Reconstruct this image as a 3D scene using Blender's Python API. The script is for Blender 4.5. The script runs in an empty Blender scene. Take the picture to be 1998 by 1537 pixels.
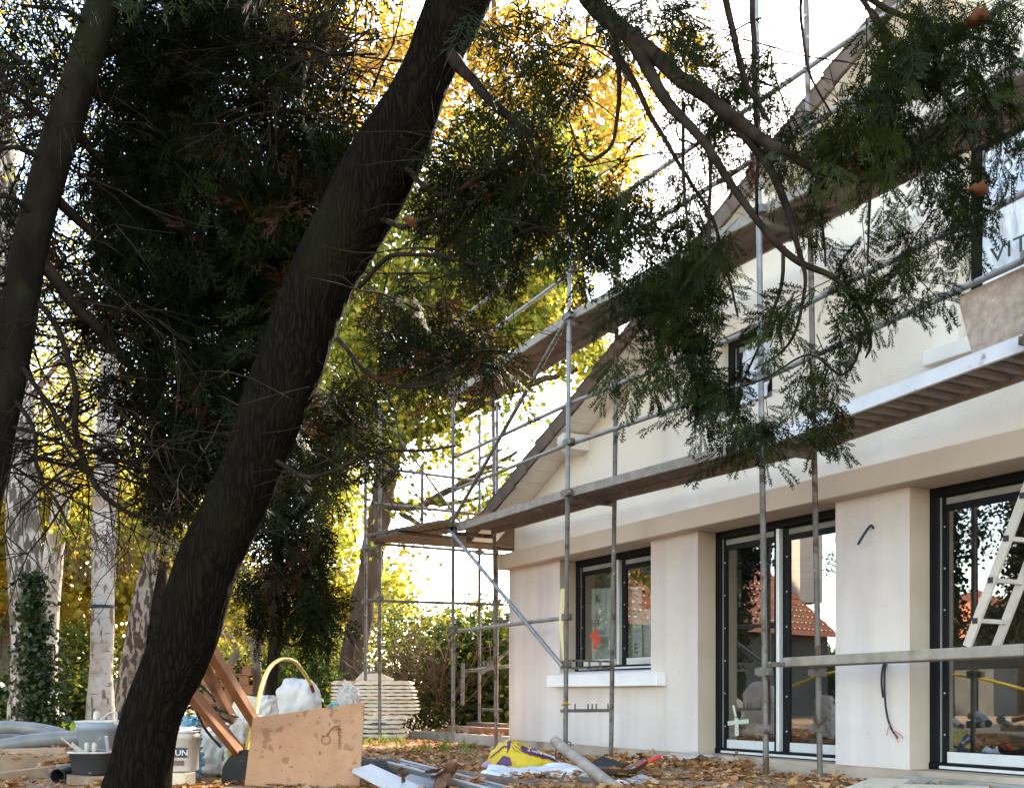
import bpy, bmesh, math, random
import numpy as np
from mathutils import Vector, Matrix, noise
random.seed(7)
RNG = np.random.default_rng(11)
scene = bpy.context.scene
COL = scene.collection

# ------------------------------------------------------------------ camera, world, sun, exposure
# World: X runs along the rendered gable wall (0 at its left corner), Y into the house, Z up.
FPX, PCX, HZ = 2080.0, 999.0, 1354.0
CAM = (12.51, -6.865, 0.75)
FW = (-0.8753, 0.4835)      # camera forward (X, Y)
RT = (0.4835, 0.8753)       # camera right (X, Y)
cam_data = bpy.data.cameras.new('camera')
cam_data.sensor_width = 36.0
cam_data.lens = FPX / 1998.0 * 36.0
cam_data.shift_y = (HZ - 768.5) / 1998.0
cam_data.clip_start = 0.05
cam_data.clip_end = 2000.0
cam = bpy.data.objects.new('camera', cam_data)
COL.objects.link(cam)
cam.location = CAM
cam.rotation_euler = (math.pi / 2, 0, math.atan2(-FW[0], FW[1]))
scene.camera = cam

SUN_EL = math.radians(33)
SUN_AZ = (-0.62, 0.785)
_n = math.hypot(*SUN_AZ)
sv = Vector((SUN_AZ[0] / _n * math.cos(SUN_EL), SUN_AZ[1] / _n * math.cos(SUN_EL), math.sin(SUN_EL)))
world = bpy.data.worlds.new("World")
scene.world = world
world.use_nodes = True
wn = world.node_tree
sky = wn.nodes.new('ShaderNodeTexSky')
sky.sky_type = 'NISHITA'
sky.sun_disc = False
sky.sun_elevation = SUN_EL
sky.sun_rotation = math.atan2(sv.x, sv.y)
sky.air_density = 1.0
sky.dust_density = 0.5
sky.ozone_density = 1.0
wn.links.new(sky.outputs[0], wn.nodes['Background'].inputs[0])
wn.nodes['Background'].inputs[1].default_value = 0.15
sun_d = bpy.data.lights.new('sun', 'SUN')
sun_d.energy = 2.4
sun_d.angle = math.radians(2.0)
sun_d.color = (1.0, 0.93, 0.82)
sun = bpy.data.objects.new('sun', sun_d)
COL.objects.link(sun)
sun.location = (0, 0, 30)
sun.rotation_euler = sv.to_track_quat('Z', 'Y').to_euler()
scene.view_settings.view_transform = 'Standard'
scene.view_settings.look = 'None'
scene.view_settings.exposure = 3.08
scene.view_settings.use_white_balance = True
scene.view_settings.white_balance_temperature = 7900
scene.view_settings.white_balance_tint = 10
scene.view_settings.gamma = 1.0
scene.view_settings.use_curve_mapping = False
scene.render.engine = 'CYCLES'
scene.cycles.use_denoising = True
scene.cycles.max_bounces = 8
scene.cycles.diffuse_bounces = 4
scene.cycles.glossy_bounces = 4
scene.cycles.transmission_bounces = 6
scene.cycles.transparent_max_bounces = 12
scene.cycles.sample_clamp_indirect = 6.0


# ------------------------------------------------------------------ placing helpers
def W(px, py, D):
    x = (px - PCX) / FPX * D
    return Vector((CAM[0] + FW[0] * D + RT[0] * x, CAM[1] + FW[1] * D + RT[1] * x, CAM[2] + (HZ - py) / FPX * D))

def WA(px, py, D):
    px = np.asarray(px, float); py = np.asarray(py, float); D = np.asarray(D, float)
    x = (px - PCX) / FPX * D
    return np.stack([CAM[0] + FW[0] * D + RT[0] * x, CAM[1] + FW[1] * D + RT[1] * x, CAM[2] + (HZ - py) / FPX * D], -1)

def gz(x, y):
    """height of the ground"""
    t = min(1.0, max(0.0, (-y - 0.25) / 0.9))
    z = 0.115 * t * t * (3 - 2 * t)
    if y > 0 and x < 0.5:
        z = 0.03 + 0.08 * min(1.0, max(0.0, -x / 3.0))
    elif x < 0.3:
        k = min(1.0, (0.3 - x) / 2.0)
        z = z * (1 - k) + k * max(z, 0.03 + 0.08 * min(1.0, -min(x, 0) / 3.0))
    return z + 0.018 * noise.noise((x * 0.9, y * 0.9, 1.3)) + 0.008 * noise.noise((x * 4, y * 4, 7.7))

def onG(px, py, z=0.115):
    D = (CAM[2] - z) / ((py - HZ) / FPX)
    return W(px, py, D)

def G(px, D):
    """ground point in picture column px at depth D"""
    p = W(px, HZ, D)
    return Vector((p.x, p.y, gz(p.x, p.y)))

# ------------------------------------------------------------------ object helpers
LOC = {}

def props(o, label=None, cat=None, group=None, kind=None):
    if label: o['label'] = label
    if cat: o['category'] = cat
    if group: o['group'] = group
    if kind: o['kind'] = kind
    return o

def thing(name, loc, label, cat, group=None):
    o = bpy.data.objects.new(name, None)
    o.empty_display_size = 0.1
    COL.objects.link(o)
    o.location = loc
    LOC[o.name] = Vector(loc)
    return props(o, label, cat, group)

class MB:
    def __init__(self):
        self.v = []; self.f = []; self.s = []
    def add(self, vs, fs, smooth=False):
        b = len(self.v)
        self.v.extend(Vector(p) for p in vs)
        for f in fs:
            self.f.append([b + i for i in f]); self.s.append(smooth)
        return self
    def box(self, c, size, M=None):
        hx, hy, hz = size[0] / 2, size[1] / 2, size[2] / 2
        c = Vector(c)
        vs = [Vector((sx * hx, sy * hy, sz * hz)) for sz in (-1, 1) for sy in (-1, 1) for sx in (-1, 1)]
        if M is not None: vs = [M @ p for p in vs]
        return self.add([c + p for p in vs], [(0, 2, 3, 1), (4, 5, 7, 6), (0, 1, 5, 4), (2, 6, 7, 3), (0, 4, 6, 2), (1, 3, 7, 5)])
    def box2(self, a, b):
        a = Vector(a); b = Vector(b)
        return self.box((a + b) / 2, [abs(b[i] - a[i]) for i in range(3)])
    def beam(self, p, q, w, h, up=(0, 0, 1), ext=0.0):
        """box from p to q, w wide (sideways) and h high"""
        p = Vector(p); q = Vector(q)
        y = (q - p).normalized(); x = y.cross(Vector(up)).normalized(); z = x.cross(y).normalized()
        M = Matrix((x, y, z)).transposed()
        return self.box((p + q) / 2, (w, (q - p).length + 2 * ext, h), M)
    def quadslab(self, pts, thick, n=None):
        pts = [Vector(p) for p in pts]
        if n is None: n = (pts[1] - pts[0]).cross(pts[-1] - pts[0]).normalized()
        k = len(pts)
        vs = pts + [p - n * thick for p in pts]
        fs = [list(range(k)), list(range(2 * k - 1, k - 1, -1))]
        for i in range(k):
            j = (i + 1) % k
            fs.append([j, i, k + i, k + j])
        return self.add(vs, fs)
    def tube(self, pts, r, n=10, caps=True, smooth=True, rough=0.0, seed=0, ridge=0):
        pts = [Vector(p) for p in pts]
        m = len(pts)
        rs = r if hasattr(r, '__len__') else [r] * m
        t0 = (pts[1] - pts[0]).normalized()
        a = Vector((0, 0, 1)) if abs(t0.z) < 0.9 else Vector((1, 0, 0))
        u = t0.cross(a).normalized()
        vs = []; prev = t0
        for i in range(m):
            t = (pts[min(i + 1, m - 1)] - pts[max(i - 1, 0)]).normalized()
            ax = prev.cross(t)
            if ax.length > 1e-6:
                u = Matrix.Rotation(prev.angle(t), 3, ax.normalized()) @ u
            u = (u - t * u.dot(t)).normalized()
            w = t.cross(u); prev = t
            for j in range(n):
                th = 2 * math.pi * j / n
                rr = rs[i]
                d = u * math.cos(th) + w * math.sin(th)
                if rough:
                    P = pts[i] + d * rr
                    q = P * (1.2 / max(rs[0], .02)) * 0.35
                    rr *= 1 + rough * noise.noise(q + Vector((seed, 0, 0))) 
                    if ridge:
                        rr *= 1 + ridge * (abs(noise.noise(Vector((th * 3.2 + 1.2 * noise.noise(P * 3), pts[i].length * 0.0 + i * 0.16, seed + 3)))) - 0.25)
                vs.append(pts[i] + d * rr)
        fs = [(i * n + j, i * n + (j + 1) % n, (i + 1) * n + (j + 1) % n, (i + 1) * n + j) for i in range(m - 1) for j in range(n)]
        self.add(vs, fs, smooth)
        if caps:
            self.add(vs[:n], [list(range(n - 1, -1, -1))]); self.add(vs[-n:], [list(range(n))])
        return self
    def ring(self, p, q, ro, ri, n=16):
        """open pipe with wall thickness"""
        p = Vector(p); q = Vector(q)
        y = (q - p).normalized(); x = y.cross(Vector((0.1, 0.3, 1))).normalized(); z = x.cross(y)
        vs = []
        for c, r in ((p, ro), (q, ro), (q, ri), (p, ri)):
            for j in range(n):
                th = 2 * math.pi * j / n
                vs.append(c + (x * math.cos(th) + z * math.sin(th)) * r)
        fs = []
        for k in range(4):
            for j in range(n):
                a = k * n; b = ((k + 1) % 4) * n
                fs.append((a + j, a + (j + 1) % n, b + (j + 1) % n, b + j))
        return self.add(vs, fs, False)
    def lathe(self, base, prof, n=24, axis=(0, 0, 1), smooth=True, sq=0.0):
        """prof: (radius, height) pairs; sq > 0 squares the outline"""
        base = Vector(base); z = Vector(axis).normalized()
        x = z.cross(Vector((0, 1, 0)) if abs(z.y) < 0.9 else Vector((1, 0, 0))).normalized(); y = z.cross(x)
        vs = []
        for r, h in prof:
            for j in range(n):
                th = 2 * math.pi * j / n + math.pi / 4
                c, s = math.cos(th), math.sin(th)
                k = 1.0
                if sq: k = 1 / max(abs(math.cos(th)), abs(math.sin(th))) ** sq
                vs.append(base + z * h + (x * c + y * s) * r * k)
        m = len(prof)
        fs = [(i * n + j, i * n + (j + 1) % n, (i + 1) * n + (j + 1) % n, (i + 1) * n + j) for i in range(m - 1) for j in range(n)]
        return self.add(vs, fs, smooth)
    def grid(self, fn, nu, nv, smooth=True):
        vs = [fn(i / nu, j / nv) for i in range(nu + 1) for j in range(nv + 1)]
        fs = [(i * (nv + 1) + j, (i + 1) * (nv + 1) + j, (i + 1) * (nv + 1) + j + 1, i * (nv + 1) + j + 1) for i in range(nu) for j in range(nv)]
        return self.add(vs, fs, smooth)
    def build(self, name, m, parent=None, label=None, cat=None, group=None, kind=None, bevel=0.0, loc=None):
        off = Vector((0, 0, 0))
        if parent is not None: off = LOC[parent.name]
        elif loc is not None: off = Vector(loc)
        me = bpy.data.meshes.new(name)
        me.from_pydata([tuple(p - off) for p in self.v], [], self.f)
        me.polygons.foreach_set('use_smooth', self.s)
        me.materials.append(m)
        if bevel:
            bm = bmesh.new(); bm.from_mesh(me)
            es = [e for e in bm.edges if len(e.link_faces) == 2 and e.calc_face_angle(0) > 0.6]
            bmesh.ops.bevel(bm, geom=es, offset=bevel, segments=1, affect='EDGES', profile=0.5)
            bm.to_mesh(me); bm.free()
        me.validate(); me.update()
        o = bpy.data.objects.new(name, me)
        COL.objects.link(o)
        if parent is not None:
            o.parent = parent
        else:
            o.location = off
        LOC[o.name] = off.copy()
        return props(o, label, cat, group, kind)

def single(mb, name, m, label, cat, group=None, bevel=0.0, kind=None):
    """one mesh that is a whole thing, its origin at its base"""
    xs = [p.x for p in mb.v]; ys = [p.y for p in mb.v]; zs = [p.z for p in mb.v]
    return mb.build(name, m, None, label, cat, group, kind, bevel, loc=((min(xs) + max(xs)) / 2, (min(ys) + max(ys)) / 2, min(zs)))

def smooth_path(pts, sub=6):
    """Catmull-Rom through control points given as tuples of floats"""
    P = [np.array(p, float) for p in pts]
    P = [2 * P[0] - P[1]] + P + [2 * P[-1] - P[-2]]
    out = []
    for i in range(1, len(P) - 2):
        for k in range(sub):
            t = k / sub
            a, b, c, d = P[i - 1], P[i], P[i + 1], P[i + 2]
            out.append(0.5 * (2 * b + (c - a) * t + (2 * a - 5 * b + 4 * c - d) * t * t + (3 * b - a - 3 * c + d) * t ** 3))
    out.append(P[-2])
    return out

def limb(mb, ctrl, n=8, sub=5, rough=0.0, seed=0, ridge=0, jit=0.0):
    """ctrl: (px, py, depth, width in px) -> tapered tube at those places"""
    c = smooth_path(ctrl, sub)
    pts = [W(q[0], q[1], q[2]) for q in c]
    if jit:
        pts = [p + jit * Vector(noise.noise_vector(p * 5 + Vector((seed, 0, 0)))) for p in pts]
    mb.tube(pts, [max(0.0015, q[3] / 2 / FPX * q[2]) for q in c], n, rough=rough, seed=seed, ridge=ridge)
    return pts

# ------------------------------------------------------------------ materials
def _nodes(name):
    m = bpy.data.materials.new(name); m.use_nodes = True
    return m, m.node_tree.nodes, m.node_tree.links, m.node_tree.nodes['Principled BSDF']

def rgba(c): return (c[0], c[1], c[2], 1.0)

def mat(name, c1, c2=None, scale=6.0, rough=0.7, metal=0.0, bump=0.0, bscale=None, stretch=(1, 1, 1), spots=None, spec=0.3, detail=6.0, contrast=(0.35, 0.65), bdist=0.01):
    """two-tone noise material; spots = (colour, scale, threshold, softness) adds stains of their own shape"""
    m, N, L, P = _nodes(name)
    P.inputs['Roughness'].default_value = rough
    P.inputs['Metallic'].default_value = metal
    P.inputs['Specular IOR Level'].default_value = spec
    tc = N.new('ShaderNodeTexCoord'); mp = N.new('ShaderNodeMapping')
    mp.inputs['Scale'].default_value = stretch
    L.new(tc.outputs['Object'], mp.inputs[0])
    n = N.new('ShaderNodeTexNoise'); n.inputs['Scale'].default_value = scale; n.inputs['Detail'].default_value = detail
    L.new(mp.outputs[0], n.inputs['Vector'])
    r = N.new('ShaderNodeValToRGB')
    r.color_ramp.elements[0].position, r.color_ramp.elements[1].position = contrast
    r.color_ramp.elements[0].color = rgba(c1); r.color_ramp.elements[1].color = rgba(c2 or c1)
    L.new(n.outputs[0], r.inputs[0])
    out = r.outputs[0]
    for sp in (spots or []):
        sc, ss, th, soft = sp[:4]
        n2 = N.new('ShaderNodeTexNoise'); n2.inputs['Scale'].default_value = ss; n2.inputs['Detail'].default_value = 4
        if len(sp) > 4:
            mp2 = N.new('ShaderNodeMapping'); mp2.inputs['Scale'].default_value = sp[4]
            L.new(tc.outputs['Object'], mp2.inputs[0]); L.new(mp2.outputs[0], n2.inputs['Vector'])
        else:
            L.new(tc.outputs['Object'], n2.inputs['Vector'])
        mr = N.new('ShaderNodeMapRange'); mr.inputs[1].default_value = th; mr.inputs[2].default_value = th + soft
        mr.inputs[4].default_value = sp[5] if len(sp) > 5 else 1.0
        L.new(n2.outputs[0], mr.inputs[0])
        mx = N.new('ShaderNodeMix'); mx.data_type = 'RGBA'
        L.new(mr.outputs[0], mx.inputs[0]); L.new(out, mx.inputs[6]); mx.inputs[7].default_value = rgba(sc)
        out = mx.outputs[2]
    L.new(out, P.inputs['Base Color'])
    if bump:
        nb = N.new('ShaderNodeTexNoise'); nb.inputs['Scale'].default_value = bscale or scale * 4; nb.inputs['Detail'].default_value = 5
        L.new(mp.outputs[0], nb.inputs['Vector'])
        b = N.new('ShaderNodeBump'); b.inputs['Strength'].default_value = bump; b.inputs['Distance'].default_value = bdist
        L.new(nb.outputs[0], b.inputs['Height']); L.new(b.outputs[0], P.inputs['Normal'])
    return m

def leafmat(name, ramp, trans=0.5, rough=0.6, attr='rnd', spec=0.06):
    """each leaf takes its colour from its own random number; part of the light passes through"""
    m, N, L, P = _nodes(name)
    at = N.new('ShaderNodeAttribute'); at.attribute_name = attr
    r = N.new('ShaderNodeValToRGB')
    els = r.color_ramp.elements
    while len(els) < len(ramp): els.new(0.5)
    for e, (p, c) in zip(els, ramp):
        e.position = p; e.color = rgba(c)
    L.new(at.outputs['Fac'], r.inputs[0])
    L.new(r.outputs[0], P.inputs['Base Color'])
    P.inputs['Roughness'].default_value = rough
    P.inputs['Specular IOR Level'].default_value = spec
    t = N.new('ShaderNodeBsdfTranslucent')
    br = N.new('ShaderNodeMix'); br.data_type = 'RGBA'; br.blend_type = 'MULTIPLY'; br.inputs[0].default_value = 1.0
    L.new(r.outputs[0], br.inputs[6]); br.inputs[7].default_value = (1.05, 1.0, 0.75, 1)
    L.new(br.outputs[2], t.inputs['Color'])
    mx = N.new('ShaderNodeMixShader'); mx.inputs[0].default_value = trans
    L.new(P.outputs[0], mx.inputs[1]); L.new(t.outputs[0], mx.inputs[2])
    L.new(mx.outputs[0], N['Material Output'].inputs[0])
    return m

def glassmat(name, base=0.10, tint=(0.9, 0.93, 0.92)):
    """thin pane: reflects more the more it is seen at a slant, the same from both sides"""
    m, N, L, P = _nodes(name)
    g = N.new('ShaderNodeBsdfGlossy'); g.inputs['Roughness'].default_value = 0.0
    g.inputs['Color'].default_value = (0.97, 0.97, 0.97, 1)
    t = N.new('ShaderNodeBsdfTransparent'); t.inputs['Color'].default_value = rgba(tint)
    lw = N.new('ShaderNodeLayerWeight'); lw.inputs['Blend'].default_value = 0.5
    pw = N.new('ShaderNodeMath'); pw.operation = 'POWER'; pw.inputs[1].default_value = 4.0
    ma = N.new('ShaderNodeMath'); ma.operation = 'MULTIPLY_ADD'; ma.inputs[1].default_value = 0.85; ma.inputs[2].default_value = base
    L.new(lw.outputs['Facing'], pw.inputs[0]); L.new(pw.outputs[0], ma.inputs[0])
    mx = N.new('ShaderNodeMixShader')
    L.new(ma.outputs[0], mx.inputs[0]); L.new(t.outputs[0], mx.inputs[1]); L.new(g.outputs[0], mx.inputs[2])
    L.new(mx.outputs[0], N['Material Output'].inputs[0])
    return m

M = {}
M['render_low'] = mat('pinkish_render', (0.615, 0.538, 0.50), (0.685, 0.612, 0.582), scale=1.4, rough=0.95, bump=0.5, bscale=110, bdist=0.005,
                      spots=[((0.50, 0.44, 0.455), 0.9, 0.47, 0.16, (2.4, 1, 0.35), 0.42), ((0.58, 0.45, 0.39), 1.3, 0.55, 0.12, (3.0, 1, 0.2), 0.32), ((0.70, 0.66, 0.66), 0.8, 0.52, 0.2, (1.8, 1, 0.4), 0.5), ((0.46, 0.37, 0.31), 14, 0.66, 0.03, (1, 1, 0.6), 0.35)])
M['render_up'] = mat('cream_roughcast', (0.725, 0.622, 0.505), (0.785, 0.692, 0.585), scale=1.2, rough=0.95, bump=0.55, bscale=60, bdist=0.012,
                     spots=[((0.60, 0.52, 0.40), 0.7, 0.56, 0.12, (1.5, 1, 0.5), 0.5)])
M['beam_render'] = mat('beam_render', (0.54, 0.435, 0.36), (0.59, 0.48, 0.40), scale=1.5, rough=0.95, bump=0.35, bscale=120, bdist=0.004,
                       spots=[((0.55, 0.43, 0.31), 1.0, 0.62, 0.08, (2.5, 1, 0.3), 0.6)])
M['plinth'] = mat('plinth_concrete', (0.40, 0.31, 0.235), (0.48, 0.38, 0.30), scale=3, rough=0.95, bump=0.4, bscale=50,
                  spots=[((0.26, 0.20, 0.16), 2.0, 0.58, 0.12)])
M['concrete'] = mat('grey_concrete', (0.30, 0.275, 0.25), (0.40, 0.375, 0.34), scale=4, rough=0.95, bump=0.4, bscale=40,
                    spots=[((0.17, 0.16, 0.10), 1.6, 0.55, 0.12)])
M['white_paint'] = mat('white_paint', (0.70, 0.64, 0.57), (0.76, 0.71, 0.64), scale=3, rough=0.7)
M['sill'] = mat('white_sill', (0.76, 0.74, 0.76), (0.82, 0.80, 0.81), scale=3, rough=0.85, bump=0.2, bscale=60, bdist=0.003)
M['tile'] = mat('brown_roof_tile', (0.09, 0.062, 0.047), (0.14, 0.10, 0.075), scale=6, rough=0.9, bump=0.4, bscale=30)
M['galv'] = mat('rusty_galvanised_steel', (0.115, 0.10, 0.09), (0.19, 0.172, 0.16), scale=14, rough=0.6, metal=0.3, stretch=(1, 1, 0.4), bump=0.3, bscale=60, bdist=0.002,
                spots=[((0.09, 0.05, 0.032), 9, 0.55, 0.08), ((0.40, 0.37, 0.34), 16, 0.67, 0.03)])
M['galv2'] = mat('clean_galvanised_steel', (0.20, 0.195, 0.19), (0.28, 0.275, 0.27), scale=10, rough=0.5, metal=0.4, spots=[((0.2, 0.15, 0.12), 8, 0.6, 0.1)])
M['bluepaint'] = mat('worn_blue_paint', (0.10, 0.20, 0.27), (0.16, 0.27, 0.34), scale=20, rough=0.6, spots=[((0.25, 0.23, 0.21), 14, 0.55, 0.05)])
M['plank'] = mat('weathered_scaffold_board', (0.125, 0.09, 0.068), (0.20, 0.15, 0.118), scale=5, rough=0.9, stretch=(0.5, 4, 4), bump=0.4, bscale=18, spots=[((0.34, 0.28, 0.23), 5, 0.64, 0.06)])
M['alu'] = mat('aluminium_deck', (0.62, 0.62, 0.63), (0.72, 0.72, 0.73), scale=6, rough=0.45, metal=0.25, spots=[((0.35, 0.31, 0.28), 7, 0.64, 0.06)])
M['deck_edge'] = mat('pale_deck_edge', (0.22, 0.19, 0.16), (0.31, 0.272, 0.23), scale=8, rough=0.8, spots=[((0.22, 0.18, 0.14), 6, 0.62, 0.08)])
M['deck_under'] = mat('deck_underside', (0.22, 0.18, 0.15), (0.30, 0.25, 0.21), scale=6, rough=0.8)
M['black_frame'] = mat('anthracite_frame', (0.006, 0.007, 0.009), (0.009, 0.010, 0.012), scale=3, rough=0.5, spec=0.12)
M['silver'] = mat('silver_rail', (0.60, 0.61, 0.63), (0.68, 0.69, 0.70), scale=4, rough=0.4, metal=0.3)
M['dim_silver'] = mat('grey_weather_strip', (0.20, 0.20, 0.19), (0.25, 0.25, 0.24), scale=4, rough=0.5)
M['glass'] = glassmat('window_glass', 0.19)
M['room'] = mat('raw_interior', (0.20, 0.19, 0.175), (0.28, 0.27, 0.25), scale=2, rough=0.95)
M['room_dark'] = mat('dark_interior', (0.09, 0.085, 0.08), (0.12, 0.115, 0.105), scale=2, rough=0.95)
M['film'] = mat('white_insulation_sheet', (0.42, 0.50, 0.48), (0.60, 0.66, 0.63), scale=3.5, rough=0.7, bump=0.3, bscale=8)
M['plastic_sheet'] = mat('crumpled_plastic_sheet', (0.50, 0.55, 0.62), (0.72, 0.76, 0.82), scale=5, rough=0.4, stretch=(2.5, 1, 0.8), bump=0.8, bscale=6, bdist=0.05)
M['ink'] = mat('dark_print', (0.05, 0.06, 0.06), rough=0.8)
M['red_tape'] = mat('red_tape', (0.52, 0.07, 0.035), (0.62, 0.10, 0.05), scale=20, rough=0.5)
M['white_tape'] = mat('pale_masking_tape', (0.42, 0.45, 0.39), (0.50, 0.52, 0.46), scale=10, rough=0.7)
M['cable'] = mat('black_cable', (0.02, 0.02, 0.022), rough=0.5)
M['pink_wire'] = mat('pink_wire', (0.55, 0.18, 0.16), rough=0.6)
M['blue_cable'] = mat('dark_blue_cable', (0.015, 0.035, 0.06), rough=0.5)
M['osb'] = mat('worn_chipboard', (0.33, 0.245, 0.19), (0.47, 0.37, 0.29), scale=18, rough=0.95, bump=0.7, bscale=26, bdist=0.012, spots=[((0.25, 0.19, 0.17), 4, 0.6, 0.1), ((0.62, 0.54, 0.44), 22, 0.68, 0.03)])
M['chipboard'] = mat('stained_chipboard', (0.40, 0.20, 0.108), (0.455, 0.238, 0.135), scale=10, rough=0.9, bump=0.15, bscale=90, bdist=0.002,
                     spots=[((0.24, 0.115, 0.06), 9.0, 0.585, 0.03, (1, 1, 1), 0.75), ((0.18, 0.08, 0.04), 24, 0.66, 0.02, (1, 1, 1), 0.8), ((0.40, 0.22, 0.13), 4, 0.58, 0.08)])
M['pale_board'] = mat('pale_plywood', (0.60, 0.46, 0.32), (0.68, 0.55, 0.40), scale=5, rough=0.85, stretch=(1, 5, 1), spots=[((0.36, 0.24, 0.15), 4, 0.64, 0.05)])
M['orange_wood'] = mat('red_brown_timber', (0.25, 0.105, 0.052), (0.33, 0.15, 0.08), scale=7, rough=0.75, stretch=(1, 1, 1), bump=0.2, bscale=40, bdist=0.003, spots=[((0.22, 0.09, 0.04), 5, 0.6, 0.1)])
M['old_timber'] = mat('old_shuttering_timber', (0.24, 0.15, 0.095), (0.36, 0.24, 0.16), scale=5, rough=0.9, bump=0.35, bscale=30, spots=[((0.2, 0.13, 0.09), 3.5, 0.58, 0.1), ((0.44, 0.36, 0.29), 6, 0.66, 0.05)])
M['dark_timber'] = mat('dark_wet_timber', (0.10, 0.065, 0.05), (0.17, 0.115, 0.085), scale=8, rough=0.8, bump=0.3, bscale=30)
M['grey_post'] = mat('grey_cement_stained_post', (0.24, 0.185, 0.155), (0.35, 0.29, 0.25), scale=9, rough=0.9, bump=0.4, bscale=40, spots=[((0.48, 0.43, 0.38), 9, 0.62, 0.06)])
M['bag_white'] = mat('white_woven_bag', (0.48, 0.43, 0.40), (0.56, 0.52, 0.49), scale=4, rough=0.8, bump=0.5, bscale=9, bdist=0.03)
M['plastic_clear'] = mat('cloudy_plastic', (0.60, 0.55, 0.49), (0.70, 0.66, 0.62), scale=3, rough=0.35, bump=0.7, bscale=7, bdist=0.03, spots=[((0.42, 0.26, 0.10), 2.2, 0.58, 0.1)])
M['plastic_yellow'] = mat('yellow_print_plastic', (0.52, 0.36, 0.07), (0.42, 0.34, 0.08), scale=5, rough=0.4, spots=[((0.22, 0.13, 0.05), 5, 0.6, 0.1)])
M['sack_yellow'] = mat('yellow_sack_plastic', (0.55, 0.36, 0.015), (0.64, 0.44, 0.03), scale=5, rough=0.4, bump=1.0, bscale=9, bdist=0.03)
M['sack_purple'] = mat('purple_sack_print', (0.075, 0.02, 0.085), (0.11, 0.035, 0.12), scale=8, rough=0.4)
M['lilac'] = mat('lilac_sack_print', (0.30, 0.20, 0.42), (0.38, 0.28, 0.5), scale=8, rough=0.4)
M['white_print'] = mat('white_print', (0.75, 0.72, 0.74), rough=0.5)
M['sheet_white'] = mat('translucent_white_sheeting', (0.55, 0.555, 0.57), (0.68, 0.68, 0.69), scale=3, rough=0.3, bump=0.6, bscale=7, bdist=0.03, spots=[((0.42, 0.36, 0.30), 2.5, 0.58, 0.1)])
M['grey_pipe'] = mat('grey_duct', (0.13, 0.122, 0.118), (0.20, 0.19, 0.185), scale=5, rough=0.42, spots=[((0.23, 0.2, 0.19), 5, 0.6, 0.12)])
M['black_plastic'] = mat('black_plastic', (0.016, 0.016, 0.018), (0.028, 0.028, 0.03), scale=6, rough=0.5)
M['black_rubber'] = mat('mortar_stained_rubber', (0.022, 0.022, 0.024), (0.04, 0.038, 0.036), scale=5, rough=0.8, spots=[((0.20, 0.18, 0.16), 10, 0.68, 0.04)])
M['grey_tub'] = mat('grey_plastic_tub', (0.22, 0.25, 0.28), (0.30, 0.33, 0.36), scale=5, rough=0.5, spots=[((0.62, 0.6, 0.58), 5, 0.56, 0.06)])
M['mortar'] = mat('dried_mortar', (0.50, 0.44, 0.38), (0.62, 0.56, 0.50), scale=8, rough=0.95, bump=0.5, bscale=30)
M['bucket_white'] = mat('dirty_white_bucket', (0.50, 0.44, 0.39), (0.60, 0.55, 0.50), scale=5, rough=0.6, stretch=(1, 1, 0.3), spots=[((0.34, 0.24, 0.17), 6, 0.58, 0.08, (1, 1, 0.3))])
M['yellow_hose'] = mat('yellow_hose', (0.62, 0.40, 0.02), (0.72, 0.47, 0.03), scale=9, rough=0.4, spots=[((0.4, 0.28, 0.08), 10, 0.62, 0.06)])
M['red_paint'] = mat('red_handle', (0.50, 0.025, 0.03), (0.60, 0.04, 0.045), scale=7, rough=0.45)
M['dark_red'] = mat('dark_red_fitting', (0.18, 0.02, 0.02), rough=0.5)
M['tarp_blue'] = mat('blue_tarpaulin', (0.06, 0.20, 0.33), (0.25, 0.42, 0.52), scale=9, rough=0.4, stretch=(1, 1, 4))
M['cyan'] = mat('cyan_strap', (0.08, 0.40, 0.52), rough=0.5)
M['grey_sheet'] = mat('pale_aluminium_sheet', (0.42, 0.43, 0.46), (0.50, 0.51, 0.54), scale=6, rough=0.5, metal=0.2, spots=[((0.34, 0.30, 0.27), 5, 0.6, 0.08)])
M['zinc'] = mat('zinc_gutter', (0.30, 0.32, 0.35), (0.40, 0.42, 0.45), scale=5, rough=0.35, metal=0.5)
M['tile_pale'] = mat('pale_fibre_sheet', (0.58, 0.49, 0.40), (0.68, 0.60, 0.51), scale=9, rough=0.9, spots=[((0.46, 0.30, 0.19), 7, 0.62, 0.06)])
M['foam'] = mat('peeling_yellow_strip', (0.60, 0.48, 0.26), (0.68, 0.56, 0.33), scale=9, rough=0.8)
M['paper'] = mat('crumpled_cement_paper', (0.52, 0.42, 0.34), (0.62, 0.53, 0.45), scale=6, rough=0.9, bump=0.5, bscale=14)
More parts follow.
